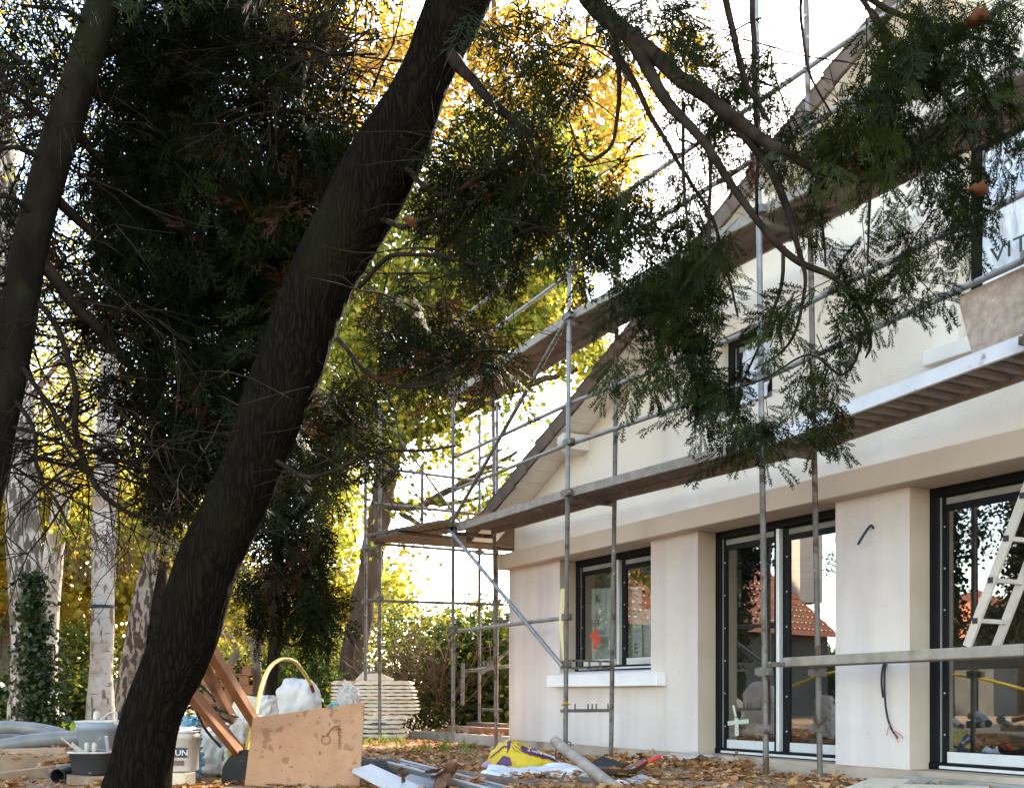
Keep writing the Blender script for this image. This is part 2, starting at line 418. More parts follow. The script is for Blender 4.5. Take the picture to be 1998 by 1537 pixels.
def barkmat(name, dark, light, moss, vs=9.0, stretch=0.3, moss_th=0.5, bump=1.0):
    """plates parted by cracks, with moss in patches"""
    m, N, L, P = _nodes(name)
    P.inputs['Roughness'].default_value = 1.0; P.inputs['Specular IOR Level'].default_value = 0.03
    tc = N.new('ShaderNodeTexCoord'); mp = N.new('ShaderNodeMapping'); mp.inputs['Scale'].default_value = (1, 1, stretch)
    L.new(tc.outputs['Object'], mp.inputs[0])
    nd = N.new('ShaderNodeTexNoise'); nd.inputs['Scale'].default_value = 6; nd.inputs['Detail'].default_value = 4
    L.new(mp.outputs[0], nd.inputs['Vector'])
    vm = N.new('ShaderNodeVectorMath'); vm.operation = 'MULTIPLY_ADD'; vm.inputs[1].default_value = (0.30, 0.30, 0.22)
    L.new(nd.outputs['Color'], vm.inputs[0]); L.new(mp.outputs[0], vm.inputs[2])
    vo = N.new('ShaderNodeTexVoronoi'); vo.feature = 'DISTANCE_TO_EDGE'; vo.inputs['Scale'].default_value = vs
    L.new(vm.outputs[0], vo.inputs['Vector'])
    r = N.new('ShaderNodeValToRGB'); r.color_ramp.elements[0].position = 0.0; r.color_ramp.elements[1].position = 0.22
    r.color_ramp.elements[0].color = rgba(dark); r.color_ramp.elements[1].color = rgba(light)
    L.new(vo.outputs['Distance'], r.inputs[0])
    n2 = N.new('ShaderNodeTexNoise'); n2.inputs['Scale'].default_value = 2.0; n2.inputs['Detail'].default_value = 6
    L.new(tc.outputs['Object'], n2.inputs['Vector'])
    mr = N.new('ShaderNodeMapRange'); mr.inputs[1].default_value = moss_th; mr.inputs[2].default_value = moss_th + 0.15; mr.inputs[4].default_value = 0.8
    L.new(n2.outputs[0], mr.inputs[0])
    mx = N.new('ShaderNodeMix'); mx.data_type = 'RGBA'; L.new(mr.outputs[0], mx.inputs[0]); L.new(r.outputs[0], mx.inputs[6]); mx.inputs[7].default_value = rgba(moss)
    L.new(mx.outputs[2], P.inputs['Base Color'])
    n3 = N.new('ShaderNodeTexNoise'); n3.inputs['Scale'].default_value = 50; n3.inputs['Detail'].default_value = 4; L.new(mp.outputs[0], n3.inputs['Vector'])
    ad = N.new('ShaderNodeMath'); ad.operation = 'MULTIPLY_ADD'; ad.inputs[1].default_value = 0.12
    mn = N.new('ShaderNodeMath'); mn.operation = 'MINIMUM'; mn.inputs[1].default_value = 0.25; L.new(vo.outputs['Distance'], mn.inputs[0])
    L.new(n3.outputs[0], ad.inputs[0]); L.new(mn.outputs[0], ad.inputs[2])
    b = N.new('ShaderNodeBump'); b.inputs['Strength'].default_value = bump; b.inputs['Distance'].default_value = 0.07
    L.new(ad.outputs[0], b.inputs['Height']); L.new(b.outputs[0], P.inputs['Normal'])
    return m
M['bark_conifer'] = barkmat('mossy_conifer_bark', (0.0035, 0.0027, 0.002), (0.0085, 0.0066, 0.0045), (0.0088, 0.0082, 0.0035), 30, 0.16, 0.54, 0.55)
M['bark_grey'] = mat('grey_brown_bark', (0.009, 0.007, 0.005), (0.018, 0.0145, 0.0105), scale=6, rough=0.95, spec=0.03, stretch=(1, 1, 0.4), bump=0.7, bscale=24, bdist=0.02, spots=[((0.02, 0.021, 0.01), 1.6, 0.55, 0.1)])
M['bark_brown'] = mat('brown_bark', (0.06, 0.04, 0.027), (0.11, 0.075, 0.05), spec=0.05, scale=8, rough=0.95, stretch=(1, 1, 0.25), bump=1.0, bscale=22, bdist=0.03)
M['twig'] = mat('dark_twig', (0.012, 0.009, 0.007), (0.028, 0.02, 0.015), scale=12, rough=0.95, spec=0.03)
M['twig_pale'] = mat('pale_twig', (0.13, 0.10, 0.075), (0.19, 0.15, 0.11), scale=12, rough=0.9)
M['twig_red'] = mat('reddish_twig', (0.12, 0.06, 0.045), (0.17, 0.09, 0.065), scale=12, rough=0.9)
M['birch'] = mat('birch_bark', (0.40, 0.34, 0.30), (0.50, 0.45, 0.40), scale=3, rough=0.85, bump=0.6, bscale=20, bdist=0.02,
                 spots=[((0.17, 0.125, 0.10), 9.0, 0.62, 0.04, (0.5, 0.5, 3.0)), ((0.17, 0.12, 0.09), 9.0, 0.57, 0.05, (1.3, 1.3, 0.45)), ((0.30, 0.21, 0.15), 2.6, 0.52, 0.12)])
M['birch_rough'] = mat('rough_birch_bark', (0.33, 0.265, 0.215), (0.43, 0.355, 0.30), scale=4, rough=0.9, bump=1.0, bscale=18, bdist=0.03,
                       spots=[((0.085, 0.062, 0.047), 12.0, 0.47, 0.05, (1.4, 1.4, 0.5)), ((0.13, 0.09, 0.065), 3.0, 0.52, 0.1), ((0.06, 0.07, 0.03), 1.2, 0.60, 0.1)])
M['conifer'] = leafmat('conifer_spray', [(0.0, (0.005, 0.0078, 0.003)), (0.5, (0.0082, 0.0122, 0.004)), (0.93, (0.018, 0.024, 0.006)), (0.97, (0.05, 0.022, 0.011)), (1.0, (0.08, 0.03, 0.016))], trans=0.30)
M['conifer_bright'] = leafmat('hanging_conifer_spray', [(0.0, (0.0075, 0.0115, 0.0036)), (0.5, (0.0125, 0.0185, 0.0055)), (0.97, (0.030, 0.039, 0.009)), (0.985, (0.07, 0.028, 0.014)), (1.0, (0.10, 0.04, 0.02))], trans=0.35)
M['leaf_yellow'] = leafmat('yellow_autumn_leaf', [(0.0, (0.14, 0.18, 0.035)), (0.3, (0.34, 0.31, 0.06)), (0.7, (0.52, 0.40, 0.08)), (0.9, (0.56, 0.42, 0.09)), (1.0, (0.42, 0.24, 0.05))], trans=0.62)
M['leaf_orange'] = leafmat('orange_autumn_leaf', [(0.0, (0.36, 0.28, 0.055)), (0.5, (0.42, 0.28, 0.06)), (1.0, (0.40, 0.19, 0.045))], trans=0.6)
M['leaf_olive'] = leafmat('yellow_green_leaf', [(0.0, (0.07, 0.10, 0.025)), (0.45, (0.17, 0.20, 0.04)), (0.78, (0.40, 0.36, 0.06)), (1.0, (0.60, 0.40, 0.06))], trans=0.55)
M['leaf_green'] = leafmat('hedge_leaf', [(0.0, (0.02, 0.04, 0.012)), (0.6, (0.05, 0.085, 0.02)), (0.9, (0.12, 0.15, 0.03)), (1.0, (0.34, 0.27, 0.03))], trans=0.35)
M['leaf_hedge_y'] = leafmat('yellowing_hedge_leaf', [(0.0, (0.045, 0.07, 0.018)), (0.6, (0.12, 0.15, 0.035)), (1.0, (0.40, 0.32, 0.04))], trans=0.45)
M['leaf_ivy'] = leafmat('ivy_leaf', [(0.0, (0.015, 0.028, 0.010)), (0.8, (0.035, 0.06, 0.018)), (1.0, (0.08, 0.10, 0.04))], trans=0.2, rough=0.4, spec=0.3)
M['leaf_litter'] = leafmat('fallen_brown_leaf', [(0.0, (0.15, 0.055, 0.022)), (0.25, (0.36, 0.145, 0.055)), (0.6, (0.50, 0.24, 0.105)), (0.93, (0.60, 0.36, 0.19)), (1.0, (0.62, 0.42, 0.05))], trans=0.15, rough=0.8)
M['leaf_brown'] = mat('big_dead_leaf', (0.085, 0.032, 0.015), (0.14, 0.06, 0.03), scale=14, rough=0.6, bump=0.4, bscale=30)
M['grass'] = leafmat('grass_blade', [(0.0, (0.09, 0.15, 0.025)), (1.0, (0.20, 0.26, 0.05))], trans=0.45)
M['soil'] = mat('leafy_soil', (0.20, 0.125, 0.075), (0.32, 0.215, 0.135), scale=5, rough=1.0, bump=0.9, bscale=22, bdist=0.03, spots=[((0.34, 0.20, 0.11), 14, 0.52, 0.05), ((0.13, 0.14, 0.04), 1.3, 0.60, 0.08)])
M['orange_tile'] = mat('orange_clay_tile', (0.56, 0.15, 0.06), (0.66, 0.21, 0.09), scale=5, rough=0.85)
M['reveal_shade'] = mat('tan_shaded_reveal', (0.46, 0.365, 0.29), (0.52, 0.42, 0.34), scale=2, rough=0.95, bump=0.3, bscale=120, bdist=0.004)  # tan coat made darker, with the shade of the jambs put into its colour
M['mesh_plastic'] = mat('highlit_black_mesh', (0.05, 0.05, 0.052), (0.12, 0.118, 0.115), scale=9, rough=0.5)  # black wires coloured grey to paint in their highlights
M['ladder'] = mat('pale_ladder_aluminium', (0.44, 0.39, 0.335), (0.52, 0.47, 0.41), scale=8, rough=0.5, metal=0.15, spots=[((0.4, 0.34, 0.28), 6, 0.62, 0.06)])

# ================================================================== GROUND
def axis(lo, hi, near_lo, near_hi, step):
    a = list(np.arange(near_lo, near_hi + 1e-6, step))
    s = step; p = near_hi
    while p < hi: s *= 1.35; p += s; a.append(min(p, hi))
    s = step; p = near_lo
    while p > lo: s *= 1.35; p -= s; a.insert(0, max(p, lo))
    return a
gx = axis(-700, 700, -16, 14, 0.22); gy = axis(-700, 700, -13, 6, 0.22)
g = MB()
vs = [(x, y, gz(x, y) if abs(x) < 60 and abs(y) < 60 else 0.11) for x in gx for y in gy]
ny = len(gy)
g.add(vs, [(i * ny + j, (i + 1) * ny + j, (i + 1) * ny + j + 1, i * ny + j + 1) for i in range(len(gx) - 1) for j in range(ny - 1)], True)
g.build('ground', M['soil'], kind='structure', label='leaf strewn bare soil around the house')

# ================================================================== HOUSE
ZB, ZS, ZT, ZU = 0.15, 2.40, 2.60, 2.60      # render base, beam soffit, beam top
def zl(x):
    return 3.149 + 0.4365 * (x - 0.275) if x <= 8.5 else 3.149 + 0.4365 * (8.5 - 0.275) - 0.4365 * (x - 8.5)
house = thing('house', (0, 0, 0), 'cream rendered gabled house under renovation behind the scaffold', 'house')

def prism_xz(mb, poly, y0, y1):
    k = len(poly)
    vs = [(x, y0, z) for x, z in poly] + [(x, y1, z) for x, z in poly]
    fs = [list(range(k)), list(range(2 * k - 1, k - 1, -1))] + [[(i + 1) % k, i, k + i, k + (i + 1) % k] for i in range(k)]
    return mb.add(vs, fs)

W0, W1, D0, D1, E0, E1 = 1.297, 3.178, 3.968, 5.833, 6.617, 8.50
b = MB()
for x0, x1, z0, z1 in ((0, W0, ZB, ZS), (W0, W1, ZB, 1.0), (W1, D0, ZB, ZS)):
    b.box2((x0, 0, z0), (x1, 0.32, z1))
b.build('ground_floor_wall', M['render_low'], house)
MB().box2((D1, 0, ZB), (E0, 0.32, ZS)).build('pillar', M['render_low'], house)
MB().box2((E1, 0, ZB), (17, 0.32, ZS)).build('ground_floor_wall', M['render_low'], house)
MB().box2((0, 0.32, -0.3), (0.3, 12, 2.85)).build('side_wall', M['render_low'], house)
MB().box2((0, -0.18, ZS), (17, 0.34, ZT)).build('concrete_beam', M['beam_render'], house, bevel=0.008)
U0, U1, V0, V1 = 4.2, 5.0, 7.03, 8.25
b = MB()
Y0, Y1 = 0.05, 0.35
def top(x): return zl(x) + 0.02
prism_xz(b, [(0.06, ZU), (U0, ZU), (U0, top(U0)), (0.06, top(0.06))], Y0, Y1)
prism_xz(b, [(U0, ZU), (U1, ZU), (U1, 3.52), (U0, 3.52)], Y0, Y1)
prism_xz(b, [(U0, 4.27), (U1, 4.27), (U1, top(U1)), (U0, top(U0))], Y0, Y1)
prism_xz(b, [(U1, ZU), (V0, ZU), (V0, top(V0)), (U1, top(U1))], Y0, Y1)
prism_xz(b, [(V0, ZU), (V1, ZU), (V1, 3.33), (V0, 3.33)], Y0, Y1)
prism_xz(b, [(V0, 4.98), (V1, 4.98), (V1, top(V1)), (V0, top(V0))], Y0, Y1)
prism_xz(b, [(V1, ZU), (17, ZU), (17, top(17)), (8.5, top(8.5)), (V1, top(V1))], Y0, Y1)
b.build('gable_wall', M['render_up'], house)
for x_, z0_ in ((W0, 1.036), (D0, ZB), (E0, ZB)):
    MB().box2((x_ + 0.0005, 0.004, z0_ + 0.002), (x_ + 0.005, 0.229, ZS - 0.003)).build('reveal_shade', M['reveal_shade'], house)  # thin slabs added over the jamb faces to carry their painted shade
# plinth strip and steps
MB().box2((0.0, 0.008, -0.3), (17, 0.32, ZB)).build('plinth', M['plinth'], house)
MB().box2((D0 - 0.06, -0.045, -0.2), (D1 + 0.02, 0.006, 0.115)).build('door_step', M['plinth'], house, bevel=0.01)
MB().box2((E0 - 0.02, -0.06, -0.2), (E1, 0.006, 0.105)).build('door_step', M['concrete'], house, bevel=0.01)
# rooms
r = MB()
r.box2((0.3, 4.6, 0), (9.5, 4.8, 2.6)); r.box2((9.5, 0.32, 0), (9.7, 4.8, 2.6)); r.box2((6.1, 2.2, 0), (6.2, 4.6, 2.6))
r.build('interior_wall', M['room'], house)
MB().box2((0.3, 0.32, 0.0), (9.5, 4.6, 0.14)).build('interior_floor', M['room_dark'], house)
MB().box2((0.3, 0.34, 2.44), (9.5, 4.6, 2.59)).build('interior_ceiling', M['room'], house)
r = MB()
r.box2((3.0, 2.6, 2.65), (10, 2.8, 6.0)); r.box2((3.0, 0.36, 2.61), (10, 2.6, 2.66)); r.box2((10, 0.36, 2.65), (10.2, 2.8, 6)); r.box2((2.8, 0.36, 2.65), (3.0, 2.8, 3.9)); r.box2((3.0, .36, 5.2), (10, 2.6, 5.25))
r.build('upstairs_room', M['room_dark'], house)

# roof
rf = MB()
prism_xz(rf, [(-0.5, zl(-0.5) + 0.035), (8.5, zl(8.5) + 0.035), (17.5, zl(17.5) + 0.035), (17.5, zl(17.5) + 0.15), (8.5, zl(8.5) + 0.15), (-0.5, zl(-0.5) + 0.15)], -0.325, 12.2)
roof = rf.build('roof', M['tile'], house)
# verge tiles along the gable edge, each lapping over the one below
L0 = 0.345; sl = math.atan(0.4365); cs, sn = math.cos(sl), math.sin(sl)
n_t = int(9.0 / cs / L0) + 1
vt = MB(); vt.box((0, -0.345, 0.075), (L0 + 0.06, 0.03, 0.155)); vt.box((0, -0.25, 0.17), (L0 + 0.06, 0.22, 0.03)); vt.v = [Vector((p.x, p.y, p.z)) for p in vt.v]
vt0 = vt.build('verge_tile', M['tile'], roof, bevel=0.006)
for side in (0, 1):
    for i in range(n_t):
        o = vt0 if (i == 0 and side == 0) else vt0.copy()
        if o is not vt0:
            COL.objects.link(o); o.parent = roof
        d = (i + 0.5) * L0
        x = -0.52 + d * cs
        if side == 0:
            o.location = (x, 0.004 * (i % 2), zl(-0.52) + d * sn + 0.012 * random.uniform(-1, 1) + 0.01)
            o.rotation_euler = (0, -sl + 0.075 + random.uniform(-0.012, 0.012), 0)
        else:
            x = 17.52 - d * cs
            o.location = (x, 0.004 * (i % 2), zl(-0.52) + d * sn + 0.01)
            o.rotation_euler = (0, sl - 0.075, 0)
# boards of the soffit under the overhang
sb = MB(); sb.box((0, -0.135, 0.0), (0.238, 0.365, 0.016)); sb0 = sb.build('soffit_board', M['white_paint'], roof, bevel=0.003)
for i in range(int(9.0 / cs / 0.245)):
    o = sb0 if i == 0 else sb0.copy()
    if i: COL.objects.link(o); o.parent = roof
    d = (i + 0.5) * 0.245
    o.location = (-0.48 + d * cs, 0, zl(-0.48) + d * sn + 0.018 + random.uniform(-.002, .002)); o.rotation_euler = (0, -sl, 0)
for px_ in (1.80, 5.15):
    pm = MB()
    zt = zl(px_) + 0.005
    prof = [(-0.30, -0.0), (-0.30, -0.07), (-0.27, -0.13), (-0.20, -0.18), (0.05, -0.18), (0.05, 0.0)]
    vs = [(px_ - 0.075, y, zt + z - 0.033) for y, z in prof] + [(px_ + 0.075, y, zt + z + 0.0) for y, z in prof]
    k = len(prof)
    pm.add(vs, [list(range(k)), list(range(2 * k - 1, k - 1, -1))] + [[(i + 1) % k, i, k + i, k + (i + 1) % k] for i in range(k)])
    pm.build('purlin', M['white_paint'], house)
# gutter along the eave
gt = MB().tube([(-0.56, -0.34, zl(-0.5) + 0.06), (-0.56, 12, zl(-0.5) + 0.06)], 0.06, 12)
gt.build('gutter', M['tile'], house)

# window sill
sm = MB()
prism = [(-0.13, 0.83), (-0.13, 0.985), (-0.02, 1.012), (0.22, 1.035), (0.22, 1.0), (0.0, 1.0), (0.0, 0.83)]
sx0, sx1 = 1.20, 3.45
k = len(prism)
sm.box2((sx0, -0.13, 0.84), (sx1, -0.002, 0.985))
vsx = [(-0.13, 0.987), (-0.10, 1.0), (0.225, 1.03), (0.225, 1.003), (-0.002, 0.987)]
sm.add([(W0 + 0.005, y, z) for y, z in vsx] + [(W1 - 0.005, y, z) for y, z in vsx], [list(range(4, -1, -1)), list(range(5, 10))] + [[i, (i + 1) % 5, 5 + (i + 1) % 5, 5 + i] for i in range(5)])
sm.build('window_sill', M['sill'], house, bevel=0.006)

def window(name, x0, x1, z0, z1, yf, bottom_rail=0.075):
    """aluminium sliding window: outer frame (part of the house) with leaves, rails and panes below it"""
    xm = (x0 + x1) / 2
    f = MB()
    f.box2((x0, yf, z0 + 0.055), (x0 + 0.085, yf + 0.09, z1 - 0.075)); f.box2((x1 - 0.085, yf, z0 + 0.055), (x1, yf + 0.09, z1 - 0.075))
    f.box2((x0, yf, z1 - 0.075), (x1, yf + 0.09, z1)); f.box2((x0, yf - 0.012, z0), (x1, yf + 0.09, z0 + 0.055))
    fr = f.build(name, M['black_frame'], house, bevel=0.004)
    for k_, (a, c, yy) in enumerate(((x0 + 0.115, xm, yf + 0.012), (xm, x1 - 0.115, yf + 0.046))):
        s = MB()
        wl = 0.045 if k_ == 0 else 0.085
        s.box2((a, yy, z0 + 0.06), (a + wl, yy + 0.032, z1 - 0.08)); s.box2((c - 0.05 if k_ else c - 0.085, yy + 0.002, z0 + 0.06), (c - 0.0 if k_ else c - 0.04, yy + 0.03, z1 - 0.08))
        s.box2((a + wl, yy, z1 - 0.20), (c - 0.05 if k_ else c - 0.085, yy + 0.03, z1 - 0.08))
        s.build('sash', M['black_frame'], fr)
        MB().box2((a + wl, yy + 0.004, z0 + 0.06), (c - 0.05 if k_ else c - 0.085, yy + 0.03, z0 + 0.06 + bottom_rail)).build('bottom_rail', M['silver'], fr)
        MB().box2((a + wl, yy - 0.004, z1 - 0.145), (c - 0.05 if k_ else c - 0.085, yy - 0.0015, z1 - 0.095)).build('top_strip', M['dim_silver'], fr)
        MB().box2((a + wl, yy + 0.013, z0 + 0.06 + bottom_rail), (c - 0.05 if k_ else c - 0.085, yy + 0.019, z1 - 0.20)).build('pane', M['glass'], fr)
    MB().box2((xm - 0.04, yf - 0.006, z0 + 0.06), (xm, yf + 0.046, z1 - 0.08)).build('meeting_stile', M['silver'], fr, bevel=0.003)
    MB().box2((x0 + 0.088, yf + 0.02, z0 + 0.06), (x0 + 0.113, yf + 0.035, z1 - 0.08)).build('side_strip', M['dim_silver'], fr)
    MB().box2((x0 + 0.12, yf - 0.03, z0 + 0.012), (x1 - 0.02, yf - 0.013, z0 + 0.034)).build('track', M['silver'], fr)
    dots = MB()
    n_d = max(3, int((z1 - z0) / 0.33))
    for i in range(n_d):
        z = z0 + 0.25 + (z1 - z0 - 0.6) * i / (n_d - 1)
        dots.box((xm + 0.05, yf + 0.0445, z), (0.014, 0.004, 0.014)); dots.box((x0 + 0.14, yf + 0.0105, z + .03), (0.012, 0.004, 0.012))
    dots.build('screw_caps', M['white_tape'], fr)
    return fr

win = window('window', W0, W1, 1.035, ZS, 0.23)
door1 = window('sliding_door', D0, D1, ZB, ZS, 0.23, 0.085)
door2 = window('sliding_door', E0, E1, ZB, ZS, 0.23, 0.085)
upw = window('window', U0, U1, 3.52, 4.27, 0.2)
tallw = window('window', V0, V1, 3.33, 4.98, 0.2)
MB().box2((V0 - 0.2, -0.10, 3.28), (V1 + 0.1, 0.05, 3.40)).build('window_sill', M['white_paint'], house, bevel=0.006)

def text_mesh(s, size, T, name, m, parent, ext=0.001, font_scale=(1, 1)):
    """lettering as flat relief; T places the text's own x/y plane in the world"""
    cu = bpy.data.curves.new(name, 'FONT'); cu.body = s; cu.size = size; cu.extrude = ext
    cu.align_x = 'CENTER'; cu.align_y = 'CENTER'; cu.resolution_u = 2
    o = bpy.data.objects.new(name, cu); COL.objects.link(o)
    dg = bpy.context.evaluated_depsgraph_get()
    me = bpy.data.meshes.new_from_object(o.evaluated_get(dg))
    bpy.data.objects.remove(o); bpy.data.curves.remove(cu)
    me.transform(Matrix.Diagonal((font_scale[0], font_scale[1], 1, 1)))
    me.transform(T)
    off = LOC[parent.name]
    me.transform(Matrix.Translation(-off))
    me.materials.clear(); me.materials.append(m)
    q = bpy.data.objects.new(name, me); COL.objects.link(q); q.parent = parent
    LOC[q.name] = off.copy()
    return q

def wall_T(p, roll=0.0):
    """text plane facing -Y at p"""
    return Matrix.Translation(p) @ Matrix.Rotation(math.pi / 2, 4, 'X') @ Matrix.Rotation(roll, 4, 'Z')

def onY(px, py, Y):
    k = (px - PCX) / FPX
    return W(px, py, (Y - CAM[1]) / (FW[1] + RT[1] * k))

# sheet of printed insulation behind the small window, with its lettering and red tape on the glass
xm = (W0 + W1) / 2
sh = MB()
def shf(u, v):
    x = W0 + 0.17 + u * 1.05; z = 1.10 + v * (0.95 - 0.06 * u)
    return Vector((x, 0.36 + 0.02 * noise.noise((x * 4, z * 4, 0)), z))
sh.grid(shf, 12, 10)
film = sh.build('insulation_sheet', M['film'], win)
text_mesh('LI  K', 0.13, wall_T(onY(1158, 1169, 0.325)), 'lettering', M['ink'], win)
text_mesh('CAFT', 0.12, wall_T(onY(1158, 1217, 0.325)), 'lettering', M['ink'], win)
text_mesh('E', 0.16, wall_T(onY(1241, 1265, 0.355)), 'lettering', M['ink'], win)
sh = MB().grid(lambda u, v: Vector((xm + 0.16 + u * 0.42, 0.38 + 0.02 * math.sin(5 * u + 3 * v), 1.1 + v * 0.62)), 8, 8)
sh.build('insulation_sheet', M['film'], win)

def tape(mb, p, q, w, Y):
    p = onY(p[0], p[1], Y); q = onY(q[0], q[1], Y)
    d = (q - p).normalized(); s = Vector((-d.z, 0, d.x)) * w / 2; n = Vector((0, -0.0015, 0))
    mb.add([p + s, p - s, q - s, q + s, p + s + n, p - s + n, q - s + n, q + s + n], [(0, 1, 2, 3), (7, 6, 5, 4), (0, 4, 5, 1), (1, 5, 6, 2), (2, 6, 7, 3), (3, 7, 4, 0)])
t_ = MB(); tape(t_, (1163, 1227), (1161, 1266), 0.085, 0.2535); tape(t_, (1151, 1240), (1172, 1247), 0.05, 0.2505); tape(t_, (1155, 1234), (1168, 1252), 0.04, 0.248)
t_.build('tape_cross', M['red_tape'], win)
t_ = MB(); tape(t_, (1431, 1375), (1436, 1398), 0.030, 0.2535); tape(t_, (1420, 1410.5), (1461, 1406), 0.042, 0.2505); tape(t_, (1437, 1400), (1438, 1435), 0.058, 0.248)
t_.build('tape_cross', M['white_tape'], door1)
# crumpled sheeting seen in the upper windows
for (x0, x1, z0, z1, par) in ((U0 + 0.25, U1 - 0.1, 3.6, 4.1, upw), (V0 + 0.14, V1 - 0.1, 3.45, 4.85, tallw)):
    s = MB().grid(lambda u, v: Vector((x0 + u * (x1 - x0) * (0.75 + 0.25 * v), 0.17 + 0.035 * noise.noise((u * 5 + v * 1.5, v * 2.2, x0)) + 0.02 * noise.noise((u * 13 + 4 * v, v * 4, x0)), z0 + v * (z1 - z0))), 44, 32)
    s.build('protective_sheeting', M['plastic_sheet'], par)
text_mesh('VIT', 0.17, wall_T(onY(1969, 487, 0.10), 0.02), 'lettering', M['ink'], tallw, font_scale=(1.3, 1))
text_mesh('K', 0.07, wall_T(onY(1981, 372, 0.10), 0.2), 'lettering', M['ink'], tallw)

# things seen inside through the right-hand door
def in_room(px, py, Y): return onY(px, py, Y)
st = thing('stepladder', (8.0, 1.9, 0.14), 'pale wooden stepladder standing inside behind the right sliding door', 'stepladder')
for sx in (0, 0.34):
    for sg in (-1, 1):
        MB().beam((7.45 + sg * 0.34, 1.5 + sx, 0.14), (7.45 + sg * 0.03, 1.5 + sx, 1.35), 0.03, 0.07).build('rail', M['ladder'], st)
for i in range(4):
    z = 0.4 + 0.25 * i; x = 7.45 + 0.34 - 0.31 * (z - 0.14) / 1.21
    MB().beam((x, 1.5, z), (x, 1.84, z), 0.07, 0.025).build('tread', M['ladder'], st)
tb = thing('work_table', (8.45, 1.3, 0.14), 'white topped trestle table inside behind the right sliding door', 'table')
MB().box2((7.95, 1.0, 0.62), (8.95, 1.6, 0.645)).build('tabletop', M['white_paint'], tb)
for lx, ly in ((8.0, 1.05), (8.9, 1.05), (8.0, 1.55), (8.9, 1.55)):
    MB().box2((lx, ly, 0.14), (lx + .04, ly + .04, 0.62)).build('leg', M['white_paint'], tb)
single(MB().box2((7.99, 1.2, 0.141), (8.22, 1.42, 0.50)), 'machine_case', M['black_plastic'], 'black machine case under the white table inside', 'case', bevel=0.02)
single(MB().lathe((7.05, 1.5, 0.141), [(0.0, 0), (0.13, 0), (0.15, 0.3), (0.155, 0.30), (0.14, 0.29), (0.0, 0.29)], 20), 'paint_bucket', M['white_print'], 'white bucket on the floor inside the right sliding door', 'bucket')

# cables on the pillar
cb = MB()
def cab(mb, pts, r):
    c = smooth_path([tuple(onY(a, b_, y)) for a, b_, y in pts], 6)
    mb.tube([Vector(p) for p in c], r, 6)
cab(cb, [(1726, 1291, 0.0), (1722, 1305, -0.05), (1720, 1330, -0.06), (1723, 1360, -0.05)], 0.009)
cab(cb, [(1730, 1292, 0.0), (1726, 1310, -0.05), (1726, 1350, -0.06), (1730, 1390, -0.05), (1738, 1418, -0.04), (1751, 1440, -0.03)], 0.009)
cbo = single(cb, 'power_cable', M['cable'], 'two black cables looping out of the pale pillar by the right door', 'cable')
cw = MB(); cab(cw, [(1736, 1413, -0.05), (1732, 1425, -0.045), (1730, 1434, -0.04)], 0.004); cab(cw, [(1742, 1424, -0.05), (1756, 1432, -0.04), (1762, 1440, -0.03)], 0.004); cab(cw, [(1745, 1430, -0.05), (1749, 1440, -0.04), (1753, 1448, -0.03)], 0.0035)
cw.build('wire_ends', M['pink_wire'], cbo)
cb = MB(); cab(cb, [(1704, 1030, 0.0), (1699, 1025, -0.04), (1690, 1036, -0.08), (1681, 1050, -0.10), (1674, 1062, -0.11)], 0.011)
single(cb, 'cable_stub', M['blue_cable'], 'short dark blue cable end sticking out high on the pale pillar', 'cable')

# paved terrace slab at the left corner and the timber blocks on it
TZ = 0.185
sl_ = MB().add([(-2.60, -0.30, -0.2), (-0.002, -0.02, -0.2), (-0.002, 3.2, -0.2), (-2.75, 3.2, -0.2), (-2.60, -0.30, TZ), (-0.002, -0.02, TZ), (-0.002, 3.2, TZ), (-2.75, 3.2, TZ)],
               [(3, 2, 1, 0), (4, 5, 6, 7), (0, 1, 5, 4), (1, 2, 6, 5), (2, 3, 7, 6), (3, 0, 4, 7)])
sl_.build('terrace', M['concrete'], bevel=0.015, kind='structure', label='grey concrete terrace slab at the corner of the house')

# ================================================================== SCAFFOLD
POLE_R = 0.0242
sc1 = thing('scaffold', (4.0, -1.0, 0.1), 'rusty grey tube scaffold with two decks along the gable wall', 'scaffold', 'scaffolds around the house')
sc2 = thing('scaffold', (-1.5, -0.3, 0.1), 'tube scaffold with brown boards round the left eave of the house', 'scaffold', 'scaffolds around the house')
def pole(p, q, par, m='galv', r=POLE_R, name='pole'):
    p = Vector(p); q = Vector(q)
    mb = MB().tube([p, (p * 2 + q) / 3, (p + q * 2) / 3, q], r, 12)
    return mb.build(name, M[m], par)
def coupler(p, par, d=(1, 0, 0)):
    p = Vector(p)
    mb = MB().box(p, (0.082, 0.085, 0.07)); mb.box(p + Vector((0.064, -0.02, 0.0)), (0.044, 0.05, 0.055)); mb.box(p + Vector((-0.055, -0.02, 0.0)), (0.03, 0.045, 0.05)); mb.tube([p + Vector((-0.07, -0.025, 0)), p + Vector((0.09, -0.025, 0))], 0.009, 6)
    return mb.build('coupler', M['galv'], par)
IN = Vector((0, 0.57, 0))
def at_z(p, q, z):
    t = (z - p.z) / (q.z - p.z); return p + (q - p) * t
def post_line(px0, py0, px1, py1, D): return W(px0, py0, D), W(px1, py1, D)
